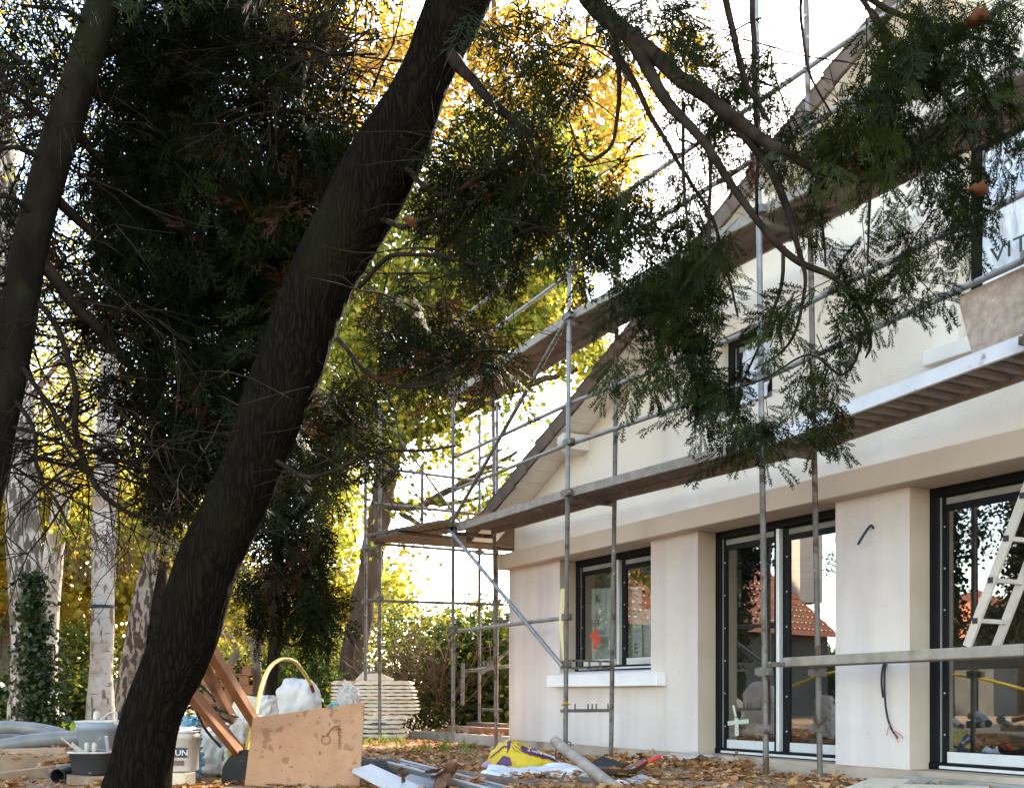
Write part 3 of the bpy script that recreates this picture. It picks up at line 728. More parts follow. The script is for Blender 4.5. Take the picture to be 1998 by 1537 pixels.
# outer posts (bottom, top), inner posts
P1 = post_line(884, 1466, 884, 740, 13.7)
P2 = post_line(1103, 1482, 1113, 300, 10.9)
P3 = post_line(1495, 1512, 1474, -90, 8.5)
pp4 = W(2016, 1500, 6.42)
P4 = (Vector((pp4.x, pp4.y, gz(pp4.x, pp4.y))), Vector((pp4.x, pp4.y, 7.2)))
posts = [P1, P2, P3, P4]
inner = [(W(968, 1459, 13.98), W(962, 745, 13.98)), (W(1192, 1489, 11.18), W(1207, 380, 11.18)), (W(1600, 1511, 8.78), W(1573, 0, 8.78)), (P4[0] + IN, P4[1] + IN)]
for i, (p, q) in enumerate(posts):
    zs = at_z(p, q, 2.83)
    if i == 2:
        pole(p, at_z(p, q, 1.55), sc1); pole(at_z(p, q, 1.552), at_z(p, q, 2.72), sc1, 'galv'); pole(at_z(p, q, 2.722), zs, sc1, 'bluepaint', r=POLE_R * 1.08); pole(zs, q, sc1, 'galv2')
    else:
        pole(p, zs, sc1); pole(zs + Vector((0, 0, 0.002)), q, sc1, 'galv2' if i == 1 else 'galv')
for p, q in inner:
    pole(p, q, sc1)
for p, q in posts + inner:
    b = MB().box(p + Vector((0, 0, 0.004)), (0.13, 0.13, 0.008)); b.build('base_plate', M['galv'], sc1)
ZD = [2.884, 2.815, 2.775, 2.90]
ZD2 = [4.62, 4.62, 4.60, 4.58]
def deck(i, j, za, zb, metal=False, ribs=False):
    a = at_z(*posts[i], za); c = at_z(*posts[j], zb)
    ai = at_z(*inner[i], za); ci = at_z(*inner[j], zb)
    a = a + (ai - a) * 0.06; c = c + (ci - c) * 0.06
    d = (c - a).normalized()
    a = a - d * 0.04; c = c + d * 0.0
    em = M['alu'] if metal else M['deck_edge']
    MB().beam(a, c, 0.03, 0.10 if metal else 0.085).build('deck_edge', em, sc1)
    bi = a + (ai - a) * 0.94; bj = c + (ci - c) * 0.94
    MB().beam(bi, bj, 0.03, 0.09).build('deck_edge', M['deck_under'], sc1)
    n = 2
    for k in range(n):
        f0 = 0.03 + 0.92 * k / n + 0.012; f1 = 0.03 + 0.92 * (k + 1) / n - 0.012
        m0 = a + (bi - a) * ((f0 + f1) / 2); m1 = c + (bj - c) * ((f0 + f1) / 2)
        wd = (bi - a).length * (f1 - f0)
        up = Vector((0, 0, 0.028 if not ribs else 0.036))
        MB().beam(m0 + up, m1 + up, wd, 0.018 if ribs else 0.035).build('deck_board', M['deck_under'] if ribs or metal else M['plank'], sc1)
    if ribs:
        nr = int((c - a).length / 0.135)
        for k in range(1, nr):
            s = k / nr
            p0 = a + (c - a) * s; p1 = bi + (bj - bi) * s
            MB().beam(p0 + (p1 - p0) * 0.04, p0 + (p1 - p0) * 0.96, 0.05, 0.04).build('deck_rib', M['deck_under'], sc1)
deck(0, 1, ZD[0], ZD[1]); deck(1, 2, ZD[1], ZD[2]); deck(2, 3, ZD[2], ZD[3], True, True)
deck(0, 1, ZD2[0], ZD2[1]); deck(1, 2, ZD2[1], ZD2[2]); deck(2, 3, ZD2[2], ZD2[3], False)
for i in range(4):
    for z in (ZD[i] - 0.07, ZD2[i] - 0.07):
        MB().beam(at_z(*posts[i], z), at_z(*inner[i], z), 0.04, 0.05).build('transom', M['galv'], sc1)
        coupler(at_z(*posts[i], z + 0.06), sc1)
OUT = Vector((0, 0.045, 0))
def rail(i, j, za, zb, par=sc1, e0=0.05, e1=0.05, m='galv2', off=OUT):
    a = at_z(*posts[i], za) + off; c = at_z(*posts[j], zb) + off
    d = (c - a).normalized()
    return pole(a - d * e0, c + d * e1, par, m, r=0.0215, name='guard_rail')
for i in range(3):
    rail(i, i + 1, ZD[i] + 0.50, ZD[i + 1] + 0.51); rail(i, i + 1, ZD[i] + 0.92, ZD[i + 1] + 0.92)
    rail(i, i + 1, ZD2[i] + 0.46, ZD2[i + 1] + 0.46); rail(i, i + 1, ZD2[i] + 0.90, ZD2[i + 1] + 0.90)
    for z in (ZD[i + 1] + 0.51, ZD2[i + 1] + 0.46):
        coupler(at_z(*posts[i + 1], z) + OUT * 0.4, sc1)
pole(at_z(*P1, 1.56) + OUT, at_z(*P2, 1.54) + OUT, sc1, 'galv2', 0.023, 'ledger')
pole(at_z(*P1, 2.86) - OUT * 0.8 + Vector((-.03, 0, 0)), at_z(*P2, 1.03) - OUT * 0.9, sc1, 'galv2', 0.024, 'brace')
pole(at_z(*P1, 2.92) - OUT * 0.8, at_z(*P2, 4.55) - OUT * 0.9, sc1, 'galv', 0.024, 'brace')
def box_rung(p, q, par, h=0.075, pins=3):
    mb = MB(); up = Vector((0, 0, h))
    mb.beam(p, q, 0.025, 0.022); mb.beam(p + up, q + up, 0.025, 0.022)
    for k in range(pins + 2):
        s = (k + 0.12) / (pins + 1.24)
        c = p + (q - p) * s; mb.beam(c, c + up, 0.02, 0.012, up=(1, 0, 0))
    return mb.build('frame_rung', M['galv'], par)
box_rung(at_z(*P2, 1.02), at_z(*inner[1], 1.02), sc1)
pr = MB(); a, c = at_z(*P2, 0.582), at_z(*inner[1], 0.582)
pr.beam(a - (c - a) * 0.1, c, 0.03, 0.035)
for s in (0.2, 0.48, 0.57, 0.66, 0.92): q = a + (c - a) * s; pr.beam(q, q + Vector((0, 0, 0.07)), 0.012, 0.012, up=(1, 0, 0))
pr.build('frame_rung', M['galv'], sc1)
MB().beam(at_z(*P3, 0.99), at_z(*inner[2], 0.985), 0.045, 0.04).build('transom', M['galv'], sc1)
MB().beam(at_z(*P4, 0.99), at_z(*inner[3], 0.99), 0.045, 0.04).build('transom', M['galv'], sc1)
for z in (0.93, 0.475):
    coupler(at_z(*P3, z), sc1); coupler(at_z(*inner[2], z), sc1)
coupler(at_z(*P2, 1.06), sc1); coupler(at_z(*P2, 1.54), sc1); coupler(at_z(*P1, 2.86), sc1); coupler(at_z(*P1, 1.56), sc1)
# yellow peeling strip on the second post
fs = MB(); a = at_z(*P2, 1.83); c = at_z(*P2, 1.08)
def strip(u, v):
    p = a + (c - a) * u; w = 0.045 * (1 - 0.75 * u) + 0.004
    return p + Vector((-0.012 - 0.022 * math.sin(u * 3.1) + (v - 0.5) * w * 0.5, -0.03 - 0.014 * math.sin(u * 4), 0)) + Vector((RT[0], RT[1], 0)) * (v - 0.5) * w
fs.grid(strip, 12, 2); fs.build('peeling_strip', M['foam'], sc1)
# leaf caught on the rung
# working platform with the ladder
pa = W(1552, 1292, 8.66); pb = W(2024, 1259, 6.58)
pb = Vector((pb.x, pb.y, pa.z + 0.015))
single(MB().beam(pa, pb, 0.26, 0.075), 'scaffold_plank', M['deck_edge'], 'long grey scaffold plank carrying the ladder across the right door', 'plank', bevel=0.006)
def on_line_px(px, a, c):
    lo, hi = 0.0, 1.0
    for _ in range(40):
        mid = (lo + hi) / 2; p = a + (c - a) * mid
        dx, dy = p.x - CAM[0], p.y - CAM[1]
        D = dx * FW[0] + dy * FW[1]; x = dx * RT[0] + dy * RT[1]
        if PCX + FPX * x / D < px: lo = mid
        else: hi = mid
    return a + (c - a) * lo
lb = on_line_px(1907, pa, pb) + Vector((0, -0.10, 0.04))
lt = onY(1998, 968, lb.y); ld = (lt - lb).normalized()
ladder = thing('ladder', lb, 'pale aluminium ladder leaning from the plank before the right door', 'ladder')
LW = Vector((0, 0.285, 0)); LL = 2.9
for s in (0, 1):
    MB().beam(lb + LW * s, lb + LW * s + ld * LL, 0.028, 0.06).build('rail', M['ladder'], ladder, bevel=0.004)
for k in range(10):
    p = lb + ld * (0.18 + 0.275 * k)
    MB().beam(p - LW * 0.07, p + LW * 1.0, 0.032, 0.028).build('rung', M['ladder'], ladder)
    MB().box(p - LW * 0.072, (0.036, 0.006, 0.036)).build('rung_cap', M['black_plastic'], ladder)
# chipboard leaning on the rail of the right bay
oy = at_z(*P3, 3.3).y * 0.25 + P4[0].y * 0.75 + 0.10
ob = [onY(1868, 579, oy), onY(1900, 704, oy + .02), onY(2040, 640, oy + .02), onY(2040, 500, oy)]
single(MB().quadslab(ob, 0.02), 'chipboard_sheet', M['osb'], 'rough worn chipboard sheet standing on the upper right deck', 'board')

# ---- scaffold around the eave on the left
A_in = (Vector((-1.5, -1.25, gz(-1.5, -1.25))), Vector((-1.5, -1.25, 4.85)))
A_out = (Vector((-2.05, -1.25, gz(-2.05, -1.25))), Vector((-2.05, -1.25, 4.85)))
B_out = (Vector((-1.73, 0.44, 0.285)), Vector((-1.72, 0.44, 4.95)))
B_in = (Vector((-1.18, 0.44, 0.285)), Vector((-1.16, 0.44, 4.95)))
C_out = (Vector((-1.73, 2.95, TZ)), Vector((-1.73, 2.95, 4.95))); C_in = (Vector((-1.18, 2.95, TZ)), Vector((-1.18, 2.95, 4.95)))
for p, q in (A_in, A_out, B_out, B_in, C_out, C_in):
    pole(p, q, sc2); MB().box(p + Vector((0, 0, 0.004)), (0.14, 0.14, 0.008)).build('base_plate', M['galv'], sc2)
    coupler(at_z(p, q, 2.88), sc2); coupler(at_z(p, q, 2.09), sc2)
pole((-1.5, -0.6, 2.9), (-1.49, -0.6, 4.05), sc2)
for z in (2.86, 3.42, 3.92):
    pole((-1.47, -1.35, z), (-1.70, 0.5, z + 0.02), sc2, r=0.021, name='ledger')
pole((-1.70, 0.4, 2.86), (-1.70, 3.0, 2.86), sc2, r=0.021, name='ledger'); pole((-1.15, 0.4, 2.86), (-1.15, 3.0, 2.86), sc2, r=0.021, name='ledger')
pole((-2.05, -1.29, 2.11), (-1.1, 0.52, 2.05), sc2, r=0.022, name='ledger')
for z in (0.32, 2.84, 3.85, 4.1):
    pole((-2.12, -1.21, z), (-1.42, -1.21, z + (0.02 if z < 3 else -0.03)), sc2, r=0.02, name='transom')
    pole((-1.80, 0.48, z + 0.2), (-1.10, 0.48, z + 0.2), sc2, r=0.02, name='transom')
box_rung(Vector((-2.05, -1.25, 1.06)), Vector((-1.5, -1.25, 1.06)), sc2); box_rung(Vector((-1.73, 0.44, 1.16)), Vector((-1.18, 0.44, 1.16)), sc2)
pole(W(948, 1211, 14.6), W(1012, 1210, 14.2), sc2, r=0.022, name='ledger'); pole(W(902, 1310, 14.6), W(1004, 1298, 14.7), sc2, r=0.024, name='ledger')
pole(W(903, 1293, 14.5), W(902, 1375, 14.5), sc2, r=0.026, name='pole'); pole(W(938, 1314, 14.45), W(1010, 1255, 14.6), sc2, r=0.024, name='brace')
pole((-1.75, 0.40, 3.0), (-1.52, -1.22, 4.7), sc2, r=0.015, name='brace')
for k, (x, z) in enumerate(((-1.36, 2.905), (-1.09, 2.905), (-0.82, 2.905))):
    MB().beam((x, -1.36 - 0.06 * (k % 2), z), (x + 0.02, 3.1, z), 0.25, 0.04).build('deck_board', M['plank'], sc2)
MB().beam((-1.5, -1.36, 2.955), (0.12, -0.93, 2.965), 0.28, 0.035).build('deck_board', M['plank'], sc2)
MB().beam((-1.45, -1.06, 2.957), (0.22, -0.62, 2.93), 0.26, 0.035).build('deck_board', M['plank'], sc2)
MB().beam((-0.9, -0.6, 2.99), (0.5, -0.45, 3.06), 0.22, 0.03).build('deck_board', M['orange_wood'], sc2)

# timber blocks under the feet
for (a, c, zz, w, m_, lb_) in (((-2.05, 0.46), (-0.95, 0.46), 0.235, 0.16, 'dark_timber', 'dark upper timber block under the scaffold feet on the terrace'),
                          ((-2.10, 0.16), (-1.28, 0.16), 0.185, 0.15, 'old_timber', 'left pale timber block lying on the terrace slab'),
                          ((-1.22, 0.12), (-0.12, 0.26), 0.185, 0.15, 'orange_wood', 'right red-brown timber block on the terrace by the house corner')):
    mb = MB().beam((a[0], a[1], zz + 0.048), (c[0], c[1], zz + 0.048), w, 0.092)
    single(mb, 'timber_block', M[m_], lb_, 'timber block', 'timber blocks on the terrace', bevel=0.006)
single(MB().beam((-1.95, 0.44, TZ + 0.024), (-1.0, 0.44, TZ + 0.024), 0.14, 0.046), 'timber_block', M['dark_timber'], 'dark lower timber block flat on the terrace under another block', 'timber block', 'timber blocks on the terrace')

# ================================================================== FOLIAGE MACHINERY
def cloud(name, tv, tf, Ms, P, rnd, m, parent, kind='stuff', label=None):
    """one mesh of many copies of a small template: tv (k,3), tf (f,n)"""
    tv = np.asarray(tv, float); tf = np.asarray(tf, int)
    N = len(P); k = len(tv); nf, n = tf.shape
    V = (np.einsum('nij,vj->nvi', Ms, tv) + np.asarray(P)[:, None, :]).reshape(-1, 3)
    off = LOC[parent.name] if parent is not None else Vector((0, 0, 0))
    V = V - np.array(off)
    F = (tf[None] + (np.arange(N) * k)[:, None, None]).reshape(-1)
    me = bpy.data.meshes.new(name)
    me.vertices.add(len(V)); me.vertices.foreach_set('co', V.astype(np.float32).ravel())
    me.loops.add(len(F)); me.loops.foreach_set('vertex_index', F.astype(np.int32))
    me.polygons.add(N * nf)
    me.polygons.foreach_set('loop_start', (np.arange(N * nf) * n).astype(np.int32))
    me.update(calc_edges=True)
    a = me.attributes.new('rnd', 'FLOAT', 'POINT')
    a.data.foreach_set('value', np.repeat(np.asarray(rnd, np.float32), k))
    me.materials.append(m)
    o = bpy.data.objects.new(name, me); COL.objects.link(o)
    if parent is not None: o.parent = parent
    LOC[o.name] = Vector(off)
    return props(o, label, None, None, kind)

def frames(d, roll, s):
    """rotation*scale matrices whose y axis is d (N,3)"""
    d = d / np.linalg.norm(d, axis=1, keepdims=True)
    up = np.tile([0.0, 0.0, 1.0], (len(d), 1)); up[np.abs(d[:, 2]) > 0.97] = [1, 0, 0]
    x = np.cross(d, up); x /= np.linalg.norm(x, axis=1, keepdims=True)
    z = np.cross(x, d)
    c, si = np.cos(roll)[:, None], np.sin(roll)[:, None]
    x2 = x * c + z * si; z2 = -x * si + z * c
    return np.stack([x2, d, z2], -1) * np.asarray(s)[:, None, None]

def rand_dirs(n, zlo=-1, zhi=1):
    z = RNG.uniform(zlo, zhi, n); a = RNG.uniform(0, 2 * np.pi, n); r = np.sqrt(np.maximum(0, 1 - z * z))
    return np.stack([r * np.cos(a), r * np.sin(a), z], -1)

def spray(nl, nsub, rng, L=1.0, wide=0.40):
    """flat scale-leaf spray along +y made of lobed branchlets"""
    V, F = [], []
    def quad(p, d, l, w):
        p = np.array(p); d = np.array(d) / np.linalg.norm(d); s = np.array([-d[1], d[0], 0])
        b = len(V)
        V.extend([p, p + d * l * 0.45 + s * w, p + d * l, p + d * l * 0.45 - s * w]); F.append([b, b + 1, b + 2, b + 3])
    quad([0, 0, 0], [0, 1, 0], L, 0.012 * L)
    for i in range(nl):
        t = 0.10 + 0.85 * i / nl
        for sd in (-1, 1):
            tt = t + (0.03 if sd > 0 else 0)
            ln = wide * L * (0.35 + 0.65 * math.sin(math.pi * min(1, 0.25 + 0.75 * (1 - t)) ** 0.8)) * rng.uniform(0.8, 1.15)
            ang = math.radians(rng.uniform(36, 52)) * sd
            d = [math.sin(ang), math.cos(ang), rng.uniform(-0.25, 0.05)]
            p = [0, tt * L, 0]
            quad(p, d, ln, 0.027 * L)
            for k in range(nsub):
                u = 0.25 + 0.6 * k / max(1, nsub)
                q = [p[j] + d[j] * ln * u for j in range(3)]
                a2 = ang + math.radians(38) * (1 if k % 2 else -1)
                quad(q, [math.sin(a2), math.cos(a2), rng.uniform(-0.3, 0.05)], ln * (0.56 - 0.3 * u), 0.024 * L)
    return np.array(V), np.array(F)

def frond(ns, nl, nsub, seed, spl=0.42):
    """drooping twig along +y that carries sprays left and right"""
    rng = np.random.default_rng(seed)
    V, F = [], []
    def droop(s): return np.array([0.05 * math.sin(3 * s + seed), s, -0.42 * s * s])
    for i in range(ns):
        s = 0.18 + 0.82 * i / ns
        sv_, sf = spray(nl, nsub, rng, spl * rng.uniform(0.75, 1.15) * (1.05 - 0.35 * s))
        sd = (-1 if i % 2 else 1) if i < ns - 1 else 0
        a = math.radians(rng.uniform(30, 58)) * sd; dn = rng.uniform(-0.15, 0.55) + 0.35 * s
        R = np.array(Matrix.Rotation(-a, 3, 'Z') @ Matrix.Rotation(-dn, 3, 'X') @ Matrix.Rotation(rng.uniform(-0.6, 0.6), 3, 'Y'))
        b = sum(len(v) for v in V)
        V.append(sv_ @ R.T + droop(s)); F.append(sf + b)
    b = sum(len(v) for v in V)
    w = 0.008; st = []
    for i in range(5):
        c = droop(i / 5); st += [c + [w, 0, 0], c - [w, 0, 0]]
    V.append(np.array(st)); F.append(np.array([[b + 2 * i, b + 2 * i + 1, b + 2 * i + 3, b + 2 * i + 2] for i in range(4)]))
    return np.concatenate(V), np.concatenate(F)

FR_NEAR = [frond(8, 8, 3, 1), frond(7, 8, 3, 2), frond(9, 7, 3, 3)]
FR_FAR = [frond(7, 6, 2, 4, 0.5), frond(8, 6, 2, 5, 0.46)]

def in_ellipse(n, e):
    """n picture points in ellipse (cx, cy, rx, ry)"""
    a = RNG.uniform(0, 2 * np.pi, n); r = np.sqrt(RNG.uniform(0, 1, n))
    return e[0] + e[2] * r * np.cos(a), e[1] + e[3] * r * np.sin(a)

def put_fronds(name, regs, tmpl, m, parent, size=(0.35, 0.6), down=(-0.75, 0.05), bias=None, mul=1.0):
    """regs: (cx, cy, rx, ry, depth_lo, depth_hi, count)"""
    Ps = []
    for r in regs:
        k_ = int(math.ceil(r[6] * mul)); px, py = in_ellipse(k_, r); D = RNG.uniform(r[4], r[5], k_)
        Ps.append(WA(px, py, D))
    P = np.concatenate(Ps); n = len(P)
    idx = RNG.integers(0, len(tmpl), n)
    for t in range(len(tmpl)):
        s = idx == t
        k = int(s.sum())
        d = rand_dirs(k, down[0], down[1])
        if bias is not None: d = d + np.array(bias)
        sc = RNG.uniform(size[0], size[1], k)
        Pk = P[s] - d / np.linalg.norm(d, axis=1, keepdims=True) * sc[:, None] * 0.5
        cloud(name, tmpl[t][0], tmpl[t][1], frames(d, RNG.uniform(-0.7, 0.7, k), sc), Pk, RNG.uniform(0, 1, k), m, parent)

# broad leaves: a lobed one and a plain one, each folded a little along the midrib
def lobed():
    out = [(0, 0), (0.20, 0.02), (0.50, 0.22), (0.30, 0.36), (0.52, 0.66), (0.22, 0.62), (0.0, 1.0), (-0.22, 0.62), (-0.52, 0.66), (-0.30, 0.36), (-0.50, 0.22), (-0.20, 0.02)]
    V = [(x, y, 0.18 * abs(x) - 0.08 * y * y) for x, y in out]
    F = [(0, 1, 2, 3), (0, 3, 5, 6), (3, 4, 5, 5), (0, 6, 7, 9), (7, 8, 9, 9), (0, 9, 10, 11)]
    return np.array(V), [f for f in F]
LOBV = np.array([(x, y, 0.2 * abs(x) - 0.1 * y * y) for x, y in [(0, 0), (0.45, 0.10), (0.30, 0.38), (0.50, 0.70), (0.0, 1.0), (-0.50, 0.70), (-0.30, 0.38), (-0.45, 0.10)]])
LOBF = np.array([(0, 1, 2, 4), (2, 3, 4, 4), (0, 4, 6, 7), (4, 5, 6, 6)])
LOBF = np.array([(0, 1, 2), (0, 2, 4), (2, 3, 4), (0, 4, 6), (4, 5, 6), (0, 6, 7)])
PLV = np.array([(0, 0, 0), (0.30, 0.45, 0.08), (0, 1.0, -0.08), (-0.30, 0.45, 0.08)]); PLF = np.array([(0, 1, 2, 3)])
CURV = np.array([(0, 0, 0.10), (0.30, 0.15, 0.16), (0.42, 0.55, 0.05), (0.12, 0.95, 0.22), (0, 0.5, 0.0), (-0.2, 0.9, 0.10), (-0.45, 0.5, 0.18), (-0.28, 0.12, 0.02)])
CURF = np.array([(0, 1, 4), (1, 2, 4), (2, 3, 4), (4, 5, 6), (4, 6, 7), (0, 4, 7)])

def put_leaves(name, regs, m, parent, size=(0.10, 0.16), clump=9, spread=0.28, tmpl=(LOBV, LOBF), zrange=(-1, 0.6), rnd=(0, 1)):
    """regs: (cx, cy, rx, ry, depth_lo, depth_hi, count); leaves gather in small clumps"""
    Ps = []
    for r in regs:
        n = int(r[6]); nc = max(1, n // clump)
        px, py = in_ellipse(nc, r); D = RNG.uniform(r[4], r[5], nc)
        C = WA(px, py, D)
        Ps.append(C[RNG.integers(0, nc, n)] + RNG.normal(0, spread, (n, 3)) * [1, 1, 0.7])
    P = np.concatenate(Ps); n = len(P)
    keep = P[:, 2] > 0.15
    P = P[keep]; n = len(P)
    d = rand_dirs(n, *zrange)
    cloud(name, tmpl[0], tmpl[1], frames(d, RNG.uniform(0, 6.28, n), RNG.uniform(size[0], size[1], n)), P, RNG.uniform(rnd[0], rnd[1], n), m, parent)

def twigs(name, n, start, m, parent, length=(0.4, 1.2), r=(0.004, 0.010), grav=0.5, zr=(-0.5, 0.4), bias=(0, 0, 0), sub=3, seed=0):
    """many thin crooked shoots; start() gives a world point"""
    rs = random.Random(seed)
    mb = MB()
    for i in range(n):
        p = Vector(start(rs)); d = Vector(rand_dirs(1, *zr)[0]) + Vector(bias); d.normalize()
        L = rs.uniform(*length); r0 = rs.uniform(*r)
        pts = [p.copy()]; dirs = []
        for k in range(6):
            d = (d + Vector((rs.uniform(-.22, .22), rs.uniform(-.22, .22), rs.uniform(-.2, .2) - grav * 0.12))).normalized()
            p = p + d * L / 6; pts.append(p.copy()); dirs.append(d.copy())
        mb.tube(pts, [r0 * (1 - 0.13 * k) for k in range(7)], 4, caps=False)
        for q in range(sub):
            k = rs.randint(1, 5); e = (dirs[k - 1] + Vector(rand_dirs(1)[0]) * 0.9 + Vector((0, 0, -grav * 0.4))).normalized()
            l2 = L * rs.uniform(0.2, 0.5); a = pts[k]
            m1 = a + e * l2 * 0.5 + Vector(rand_dirs(1)[0]) * l2 * 0.08
            mb.tube([a, m1, a + e * l2 + Vector((0, 0, -grav * 0.15 * l2))], [r0 * 0.5, r0 * 0.4, r0 * 0.2], 3, caps=False)
    return mb.build(name, m, parent, kind='stuff')

# ================================================================== NEAR CONIFERS
DA = 6.3
base = G(268, DA)
con = thing('conifer_tree', base, 'big dark leaning conifer with mossy trunk and sprays hanging before the house', 'tree', 'conifers in the foreground')
t_ = MB()
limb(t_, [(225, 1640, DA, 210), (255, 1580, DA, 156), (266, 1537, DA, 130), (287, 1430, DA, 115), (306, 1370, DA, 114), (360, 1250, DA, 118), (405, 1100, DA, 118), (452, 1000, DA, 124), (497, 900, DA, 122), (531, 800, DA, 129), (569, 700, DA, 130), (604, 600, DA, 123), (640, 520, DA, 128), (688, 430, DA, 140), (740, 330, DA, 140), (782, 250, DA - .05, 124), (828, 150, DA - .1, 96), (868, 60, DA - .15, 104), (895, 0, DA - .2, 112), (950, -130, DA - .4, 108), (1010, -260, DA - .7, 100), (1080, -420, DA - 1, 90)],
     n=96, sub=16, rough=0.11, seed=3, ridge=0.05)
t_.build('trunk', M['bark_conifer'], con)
BR = [
    [(1010, -240, 5.6, 60), (1090, -90, 5.2, 56), (1150, 0, 4.9, 52), (1230, 70, 4.8, 46), (1330, 150, 4.7, 42), (1450, 245, 4.6, 36), (1530, 300, 4.5, 26), (1600, 337, 4.5, 20), (1660, 349, 4.5, 18), (1730, 340, 4.5, 14), (1800, 285, 4.5, 9), (1850, 250, 4.5, 5)],
    [(1230, 70, 4.8, 40), (1300, 195, 4.7, 30), (1370, 270, 4.6, 24), (1440, 380, 4.55, 20), (1500, 460, 4.5, 18), (1560, 510, 4.5, 18), (1630, 545, 4.5, 15), (1680, 610, 4.5, 11), (1698, 670, 4.5, 8), (1690, 700, 4.5, 4)],
    [(1390, 200, 4.65, 28), (1480, 300, 4.6, 24), (1520, 360, 4.55, 22), (1548, 430, 4.5, 18), (1562, 500, 4.5, 14), (1572, 560, 4.5, 10), (1555, 640, 4.5, 7), (1520, 690, 4.5, 5), (1470, 720, 4.5, 3)],
    [(1405, -40, 5.0, 20), (1430, 60, 4.9, 18), (1450, 150, 4.8, 17), (1480, 205, 4.7, 14), (1500, 240, 4.6, 10)],
    [(1468, -40, 5.2, 16), (1470, 80, 5.1, 15), (1472, 180, 5.0, 14), (1478, 290, 5.0, 11), (1480, 420, 5.0, 7)],
    [(1200, 60, 5.0, 16), (1208, 150, 5.1, 14), (1206, 220, 5.1, 12), (1195, 280, 5.1, 10), (1170, 305, 5.1, 8), (1148, 312, 5.1, 7), (1125, 285, 5.1, 6), (1110, 240, 5.1, 4)],
    [(1195, 95, 4.9, 24), (1235, 160, 4.9, 18), (1270, 225, 4.9, 15), (1305, 290, 4.9, 13), (1345, 355, 4.9, 11), (1395, 440, 4.9, 8), (1420, 540, 4.9, 6), (1440, 620, 4.9, 4)],
    [(1385, 270, 4.7, 12), (1388, 350, 4.7, 10), (1382, 430, 4.7, 8), (1388, 540, 4.7, 5)],
    [(1330, 200, 4.8, 10), (1332, 300, 4.8, 8), (1342, 430, 4.8, 6), (1350, 520, 4.8, 4)],
    [(880, 110, 6.1, 40), (915, 150, 5.9, 30), (950, 190, 5.8, 27), (1000, 235, 5.7, 22), (1035, 275, 5.6, 16), (1060, 340, 5.6, 9), (1070, 420, 5.6, 5)],
    [(790, 330, 6.2, 16), (860, 380, 5.9, 16), (930, 350, 5.8, 13), (1010, 300, 5.7, 9)],
    [(745, 430, 6.2, 14), (800, 440, 6.0, 14), (900, 400, 5.9, 11), (1000, 370, 5.8, 8)],
    [(700, 560, 6.2, 14), (760, 500, 6.0, 13), (850, 500, 5.9, 10), (960, 520, 5.8, 7), (1050, 500, 5.7, 4)],
    [(660, 660, 6.2, 13), (720, 730, 6.0, 12), (800, 755, 5.9, 10), (880, 735, 5.8, 7), (960, 700, 5.8, 4)],
    [(540, 900, 6.2, 12), (600, 930, 6.1, 13), (660, 915, 6.0, 10), (720, 880, 6.0, 8), (820, 880, 6.0, 6), (900, 868, 6.0, 4)],
    [(1530, 480, 4.5, 9), (1525, 560, 4.5, 8), (1490, 660, 4.5, 6), (1440, 760, 4.5, 4)],
    [(1590, 330, 4.5, 9), (1600, 400, 4.5, 7), (1610, 520, 4.5, 5)],
    [(1700, 345, 4.5, 8), (1695, 430, 4.5, 6), (1690, 520, 4.5, 4)],
    [(1690, 640, 4.5, 6), (1650, 730, 4.5, 6), (1580, 690, 4.5, 5), (1500, 735, 4.5, 4), (1420, 760, 4.5, 3)],
    [(1700, 20, 5, 16), (1780, 120, 4.8, 12), (1850, 200, 4.7, 9), (1900, 300, 4.6, 6), (1930, 400, 4.6, 4)],
    [(1640, -60, 5, 18), (1720, 60, 4.8, 13), (1730, 170, 4.7, 9), (1740, 300, 4.6, 5)],
    [(1570, -60, 5.2, 10), (1560, 30, 5.1, 7), (1580, 140, 5.0, 6), (1620, 220, 5.0, 4)],
    [(1005, -250, 5.6, 40), (1300, -220, 5.2, 34), (1560, -130, 5.0, 26), (1700, 0, 4.9, 18), (1850, 60, 4.8, 12), (1990, 100, 4.7, 7)],
]
for i, c in enumerate(BR):
    c = [(q[0], q[1], q[2], q[3] * (0.72 if q[3] > 9 else 0.9)) for q in c]
    b = MB(); limb(b, c, n=8, sub=5, seed=i, jit=0.012 if c[0][3] < 30 else 0.02); b.build('branch', M['twig'], con)
